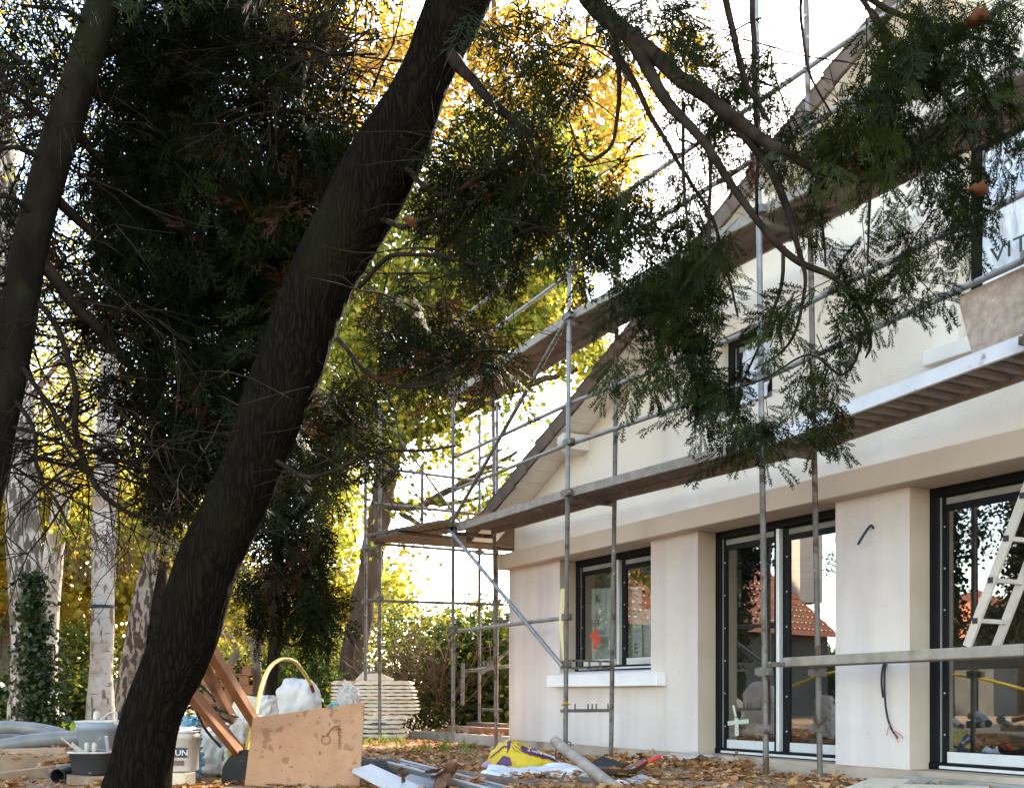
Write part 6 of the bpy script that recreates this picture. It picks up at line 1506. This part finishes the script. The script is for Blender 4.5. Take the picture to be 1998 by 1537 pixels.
# supports of the heap: boards and planks underneath
HP = 'planks under the heap by the wall'
lean((1000, 1527, 8.2), (1190, 1530, 8.0), 0.5, 0.09, 'heap_plank', 'dark_timber', 'dark plank under the white sheeting in the heap', 'plank', HP)
single(MB().quadslab([W(1140, 1496, 8.7), W(1175, 1477, 8.9), W(1215, 1490, 8.8), W(1178, 1515, 8.5)], 0.012), 'rubber_mat', M['black_rubber'], 'stiff black rubber offcut tilted up beside the cement-stained post', 'rubber mat')
# shovel pan with red handle
def pan(u, v):
    x = -0.20 + 0.42 * u; a = (v - 0.5) * 2
    return W(1205, 1513, 8.3) + RTV * x + FWV * (a * 0.13) + ZV * (0.05 * (a * a) + 0.085 * max(0, (u - 0.55) / 0.45) ** 2 + 0.02 * (1 - u))
b = MB().grid(pan, 18, 8); b.grid(lambda u, v: pan(u, v) - ZV * 0.006, 18, 8)
sh_ = thing('shovel', W(1205, 1513, 8.3), 'old shovel blade full of leaves with a red handle by the wall', 'shovel')
b.build('blade', M['dark_timber'], sh_)
MB().tube([W(1240, 1497, 8.3), W(1256, 1489, 8.3), W(1288, 1475, 8.35)], [0.012, 0.017, 0.017], 10).build('handle', M['red_paint'], sh_)
MB().tube([W(1228, 1503, 8.3), W(1243, 1496, 8.3)], 0.011, 8).build('socket', M['mortar'], sh_)
dead_leaf(W(1212, 1500, 8.2), 0.10, (0.5, 0.6, 0.5), 'rust brown leaf curled up in the shovel blade')
single(MB().quadslab([W(1195, 1530, 8.0), W(1230, 1516, 8.4), W(1335, 1545, 7.6), W(1300, 1560, 7.3)], 0.03), 'rubber_mat', M['black_rubber'], 'flat black rubber strip lying under the shovel blade', 'rubber mat')
single(MB().quadslab([W(1222, 1522, 7.75), W(1252, 1512, 8.1), W(1310, 1534, 7.6), W(1284, 1544, 7.3)], 0.012), 'packaging_sheet', M['cyan'].copy() if False else M['grey_sheet'], 'blue-white packaging sheet on the black strip at the bottom edge', 'packaging')
single(cloth(W(1195, 1536, 7.5), W(1250, 1540, 7.5), W(1200, 1522, 7.7), W(1250, 1526, 7.7), 8, 6, 0.03, 9, 7), 'paper_scrap', M['white_print'], 'torn white paper scrap under the foot of the cement-stained post', 'paper')
# dark tray with ribs
single(MB().grid(lambda u, v: W(1060 + 95 * u, 1526 - 14 * v + 6 * math.sin(u * 3.1), 7.95 + 0.25 * v) + ZV * 0.012 * math.sin(u * 60) * (1 if u < 0.45 else 0), 60, 5).grid(lambda u, v: W(1060 + 95 * u, 1527 - 14 * v + 6 * math.sin(u * 3.1), 7.95 + 0.25 * v) - ZV * 0.004, 60, 5), 'ribbed_tray', M['black_plastic'], 'dark ribbed plastic tray resting on the white sheeting', 'tray')
# pale metal sheets and the gutter at the bottom
single(MB().quadslab([W(686, 1507, 7.05), W(722, 1497, 7.4), W(860, 1560, 6.9), W(815, 1575, 6.55)], 0.03), 'metal_plank', M['grey_sheet'], 'pale grey metal plank lying at the bottom edge by the chipboard panel', 'metal sheet', bevel=0.004)
def gut(u, v):
    a = math.pi * (0.08 + 0.84 * v)
    return W(770, 1492, 7.7) * (1 - u) + W(1000, 1552, 6.95) * u + (RTV * 0.25 + FWV * 0.95) * (-math.cos(a) * 0.14) - ZV * (math.sin(a) * 0.09) + ZV * 0.05
b = MB().grid(gut, 16, 14); b.grid(lambda u, v: gut(u, v) - ZV * 0.004, 16, 14)
b.tube([gut(0, 1), gut(1, 1)], 0.011, 8); b.tube([gut(0, 0), gut(1, 0)], 0.011, 8)
single(b, 'zinc_gutter', M['zinc'], 'zinc gutter length filled with dead leaves at the bottom edge', 'gutter')
single(MB().quadslab([W(760, 1541, 7.0), W(800, 1512, 7.35), W(850, 1521, 7.3), W(840, 1556, 6.8)], 0.012), 'metal_sheet', M['zinc'], 'flat zinc sheet under the leaves beside the metal plank', 'metal sheet')
k = 0
for (px, py, D, s, d) in ((828, 1513, 7.15, 0.15, (0.6, 0.6, 0.25)), (850, 1519, 7.05, 0.13, (-0.5, 0.7, 0.3)), (868, 1511, 7.2, 0.12, (0.2, 0.9, 0.5)), (788, 1524, 7.05, 0.07, (0.5, -0.5, 0.2)), (846, 1533, 6.95, 0.09, (0.3, 0.6, 0.2)), (862, 1526, 7.0, 0.11, (-0.3, 0.6, 0.4)), (1088, 1523, 7.45, 0.10, (0.4, 0.4, 0.7))):
    dead_leaf(W(px, py, D), s, d, ('big curled dead leaf in the gutter', 'dead leaf lying over the gutter edge', 'dead leaf standing up in the gutter', 'small dark leaf on the metal plank', 'narrow dead leaf at the bottom edge of the gutter', 'crumpled dead leaf deep in the gutter', 'pointed brown leaf standing on the sheeting')[k], roll=0.5 * k); k += 1
# black mesh roll
mr = thing('mesh_roll', G(738, 8.2), 'half roll of black plastic drainage mesh beside the chipboard panel', 'mesh roll')
def mesh_pt(u, v):
    a = math.pi * (0.0 + 1.0 * v)
    return W(700, 1494, 8.25) * (1 - u) + W(768, 1496, 8.0) * u + (FWV * 0.9 - RTV * 0.3) * (-math.cos(a) * 0.11) + ZV * (math.sin(a) * 0.105 - 0.05)
b = MB()
for i in range(23):
    b.tube([mesh_pt(i / 22, j / 14) for j in range(15)], 0.0035, 4, caps=False)
for j in range(17):
    b.tube([mesh_pt(i / 6, j / 16) for i in range(7)], 0.0035, 4, caps=False)
b.build('mesh', M['mesh_plastic'], mr, kind='stuff')
MB().grid(lambda u, v: mesh_pt(u, v) * 1.0 - ZV * 0.022, 8, 14).build('felt_lining', M['black_plastic'], mr)
# bent steel hooks by the second post
for a, c_, lb_ in (((1086, 1452, 10.2), (1082, 1472, 10.2), 'left bent steel hook by the scaffold post foot'), ((1097, 1455, 10.2), (1092, 1477, 10.2), 'middle bent steel hook by the scaffold post foot'), ((1113, 1452, 10.2), (1107, 1484, 10.2), 'right bent steel hook by the scaffold post foot')):
    p, q = W(*a), W(*c_); q.z = gz(q.x, q.y)
    cc = smooth_path([tuple(p - RTV * 0.05 + ZV * 0.0), tuple(p - RTV * 0.03 + ZV * 0.025), tuple(p + ZV * 0.02), tuple(p - ZV * 0.02), tuple(q)], 4)
    single(MB().tube([Vector(t) for t in cc], 0.006, 6), 'steel_hook', M['cable'], lb_, 'hook', 'bent reinforcement hooks')
# crumpled paper on the step, boards in the right foreground
single(cloth((3.72, -0.40, 0.10), (4.30, -0.42, 0.11), (3.72, -0.06, 0.15), (4.30, -0.05, 0.15), 16, 10, 0.045, 5.5, 3, 0.006), 'cement_paper', M['paper'], 'crumpled brown cement paper in front of the sliding door step', 'paper')
def flat_board(pts, label, m='pale_board'):
    q = [onG(px, py, 0.165) for px, py in pts]
    single(MB().quadslab(q, 0.022, ZV), 'plywood_board', M[m], label, 'board', 'pale boards on the ground at the right', bevel=0.003)
flat_board([(1622, 1545), (1700, 1516), (1776, 1519), (1720, 1553)], 'pale plywood board lying before the pale pillar')
flat_board([(1700, 1553), (1760, 1528), (1930, 1533), (1925, 1560)], 'second pale board lying before the right door, cut by the picture edge')
dp = MB()
for i in range(26):
    for j in range(3):
        pass
p0 = Vector((4.95, -0.10, 0.03)); p1 = Vector((5.75, -0.10, 0.03))
single(MB().beam(p0, p1, 0.08, 0.05), 'perforated_strip', M['concrete'], 'perforated pale strip lying along the door step', 'strip')

# ================================================================== NEIGHBOUR'S HOUSE AND TREES BEHIND THE CAMERA'S LEFT, SEEN IN THE PANES
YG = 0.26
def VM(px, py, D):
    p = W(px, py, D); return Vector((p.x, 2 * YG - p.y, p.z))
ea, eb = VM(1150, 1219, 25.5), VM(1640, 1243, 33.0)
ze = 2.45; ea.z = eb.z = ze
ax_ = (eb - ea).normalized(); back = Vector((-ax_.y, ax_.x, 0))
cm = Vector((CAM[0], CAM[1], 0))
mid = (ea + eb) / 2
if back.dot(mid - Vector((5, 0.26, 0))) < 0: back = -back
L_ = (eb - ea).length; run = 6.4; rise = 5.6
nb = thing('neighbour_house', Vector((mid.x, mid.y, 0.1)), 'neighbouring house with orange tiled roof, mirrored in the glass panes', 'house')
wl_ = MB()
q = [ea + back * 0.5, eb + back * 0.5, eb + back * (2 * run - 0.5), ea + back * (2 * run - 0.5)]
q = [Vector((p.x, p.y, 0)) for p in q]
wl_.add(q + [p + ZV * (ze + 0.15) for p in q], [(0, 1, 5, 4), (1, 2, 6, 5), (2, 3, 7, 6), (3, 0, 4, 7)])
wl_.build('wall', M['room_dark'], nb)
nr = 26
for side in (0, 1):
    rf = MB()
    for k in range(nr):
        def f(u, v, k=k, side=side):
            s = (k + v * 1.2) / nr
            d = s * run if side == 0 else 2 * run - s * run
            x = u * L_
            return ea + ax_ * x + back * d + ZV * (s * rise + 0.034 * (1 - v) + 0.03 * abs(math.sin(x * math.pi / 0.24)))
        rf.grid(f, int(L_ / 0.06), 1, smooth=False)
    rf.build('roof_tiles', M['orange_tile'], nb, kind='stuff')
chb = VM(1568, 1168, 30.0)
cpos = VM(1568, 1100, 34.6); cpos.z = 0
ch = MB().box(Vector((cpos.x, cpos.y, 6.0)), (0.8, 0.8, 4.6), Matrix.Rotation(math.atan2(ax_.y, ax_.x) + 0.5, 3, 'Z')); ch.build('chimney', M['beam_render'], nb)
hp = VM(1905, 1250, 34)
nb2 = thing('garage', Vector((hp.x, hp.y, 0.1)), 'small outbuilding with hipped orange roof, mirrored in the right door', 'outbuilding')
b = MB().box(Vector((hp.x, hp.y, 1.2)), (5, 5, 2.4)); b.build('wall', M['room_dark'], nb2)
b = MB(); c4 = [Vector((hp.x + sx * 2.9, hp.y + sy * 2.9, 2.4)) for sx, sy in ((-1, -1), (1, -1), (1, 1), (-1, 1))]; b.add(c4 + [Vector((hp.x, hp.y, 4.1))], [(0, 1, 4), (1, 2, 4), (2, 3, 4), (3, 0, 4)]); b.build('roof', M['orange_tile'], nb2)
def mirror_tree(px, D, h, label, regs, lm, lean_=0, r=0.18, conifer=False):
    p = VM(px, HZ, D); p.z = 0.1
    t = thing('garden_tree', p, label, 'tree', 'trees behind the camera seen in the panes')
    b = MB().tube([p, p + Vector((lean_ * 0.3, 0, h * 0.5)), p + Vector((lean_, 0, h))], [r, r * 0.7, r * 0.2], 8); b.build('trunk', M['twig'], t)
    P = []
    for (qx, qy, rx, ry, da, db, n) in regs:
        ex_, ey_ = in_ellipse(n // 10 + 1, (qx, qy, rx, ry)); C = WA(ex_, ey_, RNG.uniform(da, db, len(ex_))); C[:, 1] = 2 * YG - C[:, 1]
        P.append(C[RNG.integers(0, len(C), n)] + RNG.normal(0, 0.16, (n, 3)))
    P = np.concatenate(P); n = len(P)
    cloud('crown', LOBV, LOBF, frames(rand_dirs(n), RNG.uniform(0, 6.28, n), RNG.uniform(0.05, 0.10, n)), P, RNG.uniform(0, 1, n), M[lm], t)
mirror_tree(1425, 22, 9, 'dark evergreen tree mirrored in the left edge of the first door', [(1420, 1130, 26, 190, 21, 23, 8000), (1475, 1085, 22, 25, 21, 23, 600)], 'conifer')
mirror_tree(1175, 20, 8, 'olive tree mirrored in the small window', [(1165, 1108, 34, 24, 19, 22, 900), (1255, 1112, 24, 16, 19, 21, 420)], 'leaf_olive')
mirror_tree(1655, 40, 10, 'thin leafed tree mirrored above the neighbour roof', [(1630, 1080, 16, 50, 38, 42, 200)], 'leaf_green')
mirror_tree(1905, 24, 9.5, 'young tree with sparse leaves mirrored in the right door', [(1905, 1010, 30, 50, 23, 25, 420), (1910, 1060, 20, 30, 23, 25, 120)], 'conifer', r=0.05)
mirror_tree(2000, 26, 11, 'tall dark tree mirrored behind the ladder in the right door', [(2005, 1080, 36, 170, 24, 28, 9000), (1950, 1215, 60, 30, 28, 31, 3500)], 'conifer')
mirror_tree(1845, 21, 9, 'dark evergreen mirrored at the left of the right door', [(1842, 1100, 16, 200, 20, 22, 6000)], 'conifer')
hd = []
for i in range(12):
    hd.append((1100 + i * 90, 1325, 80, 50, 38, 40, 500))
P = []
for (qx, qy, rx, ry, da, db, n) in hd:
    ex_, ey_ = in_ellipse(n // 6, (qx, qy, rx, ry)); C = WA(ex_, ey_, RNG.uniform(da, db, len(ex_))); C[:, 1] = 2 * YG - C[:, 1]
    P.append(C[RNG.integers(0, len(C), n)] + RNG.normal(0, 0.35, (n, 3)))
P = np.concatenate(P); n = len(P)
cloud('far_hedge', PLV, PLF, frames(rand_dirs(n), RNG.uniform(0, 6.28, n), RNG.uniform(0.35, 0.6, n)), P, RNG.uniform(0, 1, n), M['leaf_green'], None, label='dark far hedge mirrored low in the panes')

lv = []
for (a, c_, wd, k_) in ((W(-20, 1466, 9.0), W(150, 1462, 8.75), 0.26, 46), (W(-20, 1480, 8.3), W(136, 1478, 8.5), 0.2, 60), (W(90, 1492, 8.2), W(150, 1486, 8.4), 0.2, 50), (W(780, 1500, 7.6), W(940, 1533, 7.15), 0.16, 70), (W(960, 1512, 8.3), W(1140, 1514, 8.3), 0.3, 22), (W(1190, 1506, 8.3), W(1240, 1505, 8.3), 0.12, 24)):
    for _ in range(k_):
        u_ = random.random(); lv.append(a + (c_ - a) * u_ + FWV * random.uniform(-wd / 2, wd / 2) + ZV * random.uniform(0.0, 0.02))
P = np.array([tuple(p) for p in lv]); n = len(P)
cloud('leaf_scatter', CURV, CURF, frames(rand_dirs(n, -0.25, 0.35), RNG.normal(0, 0.4, n), RNG.uniform(0.045, 0.085, n)), P, RNG.uniform(0, 0.8, n), M['leaf_litter'], None, label='loose brown leaves lying on the timbers and in the gutter')
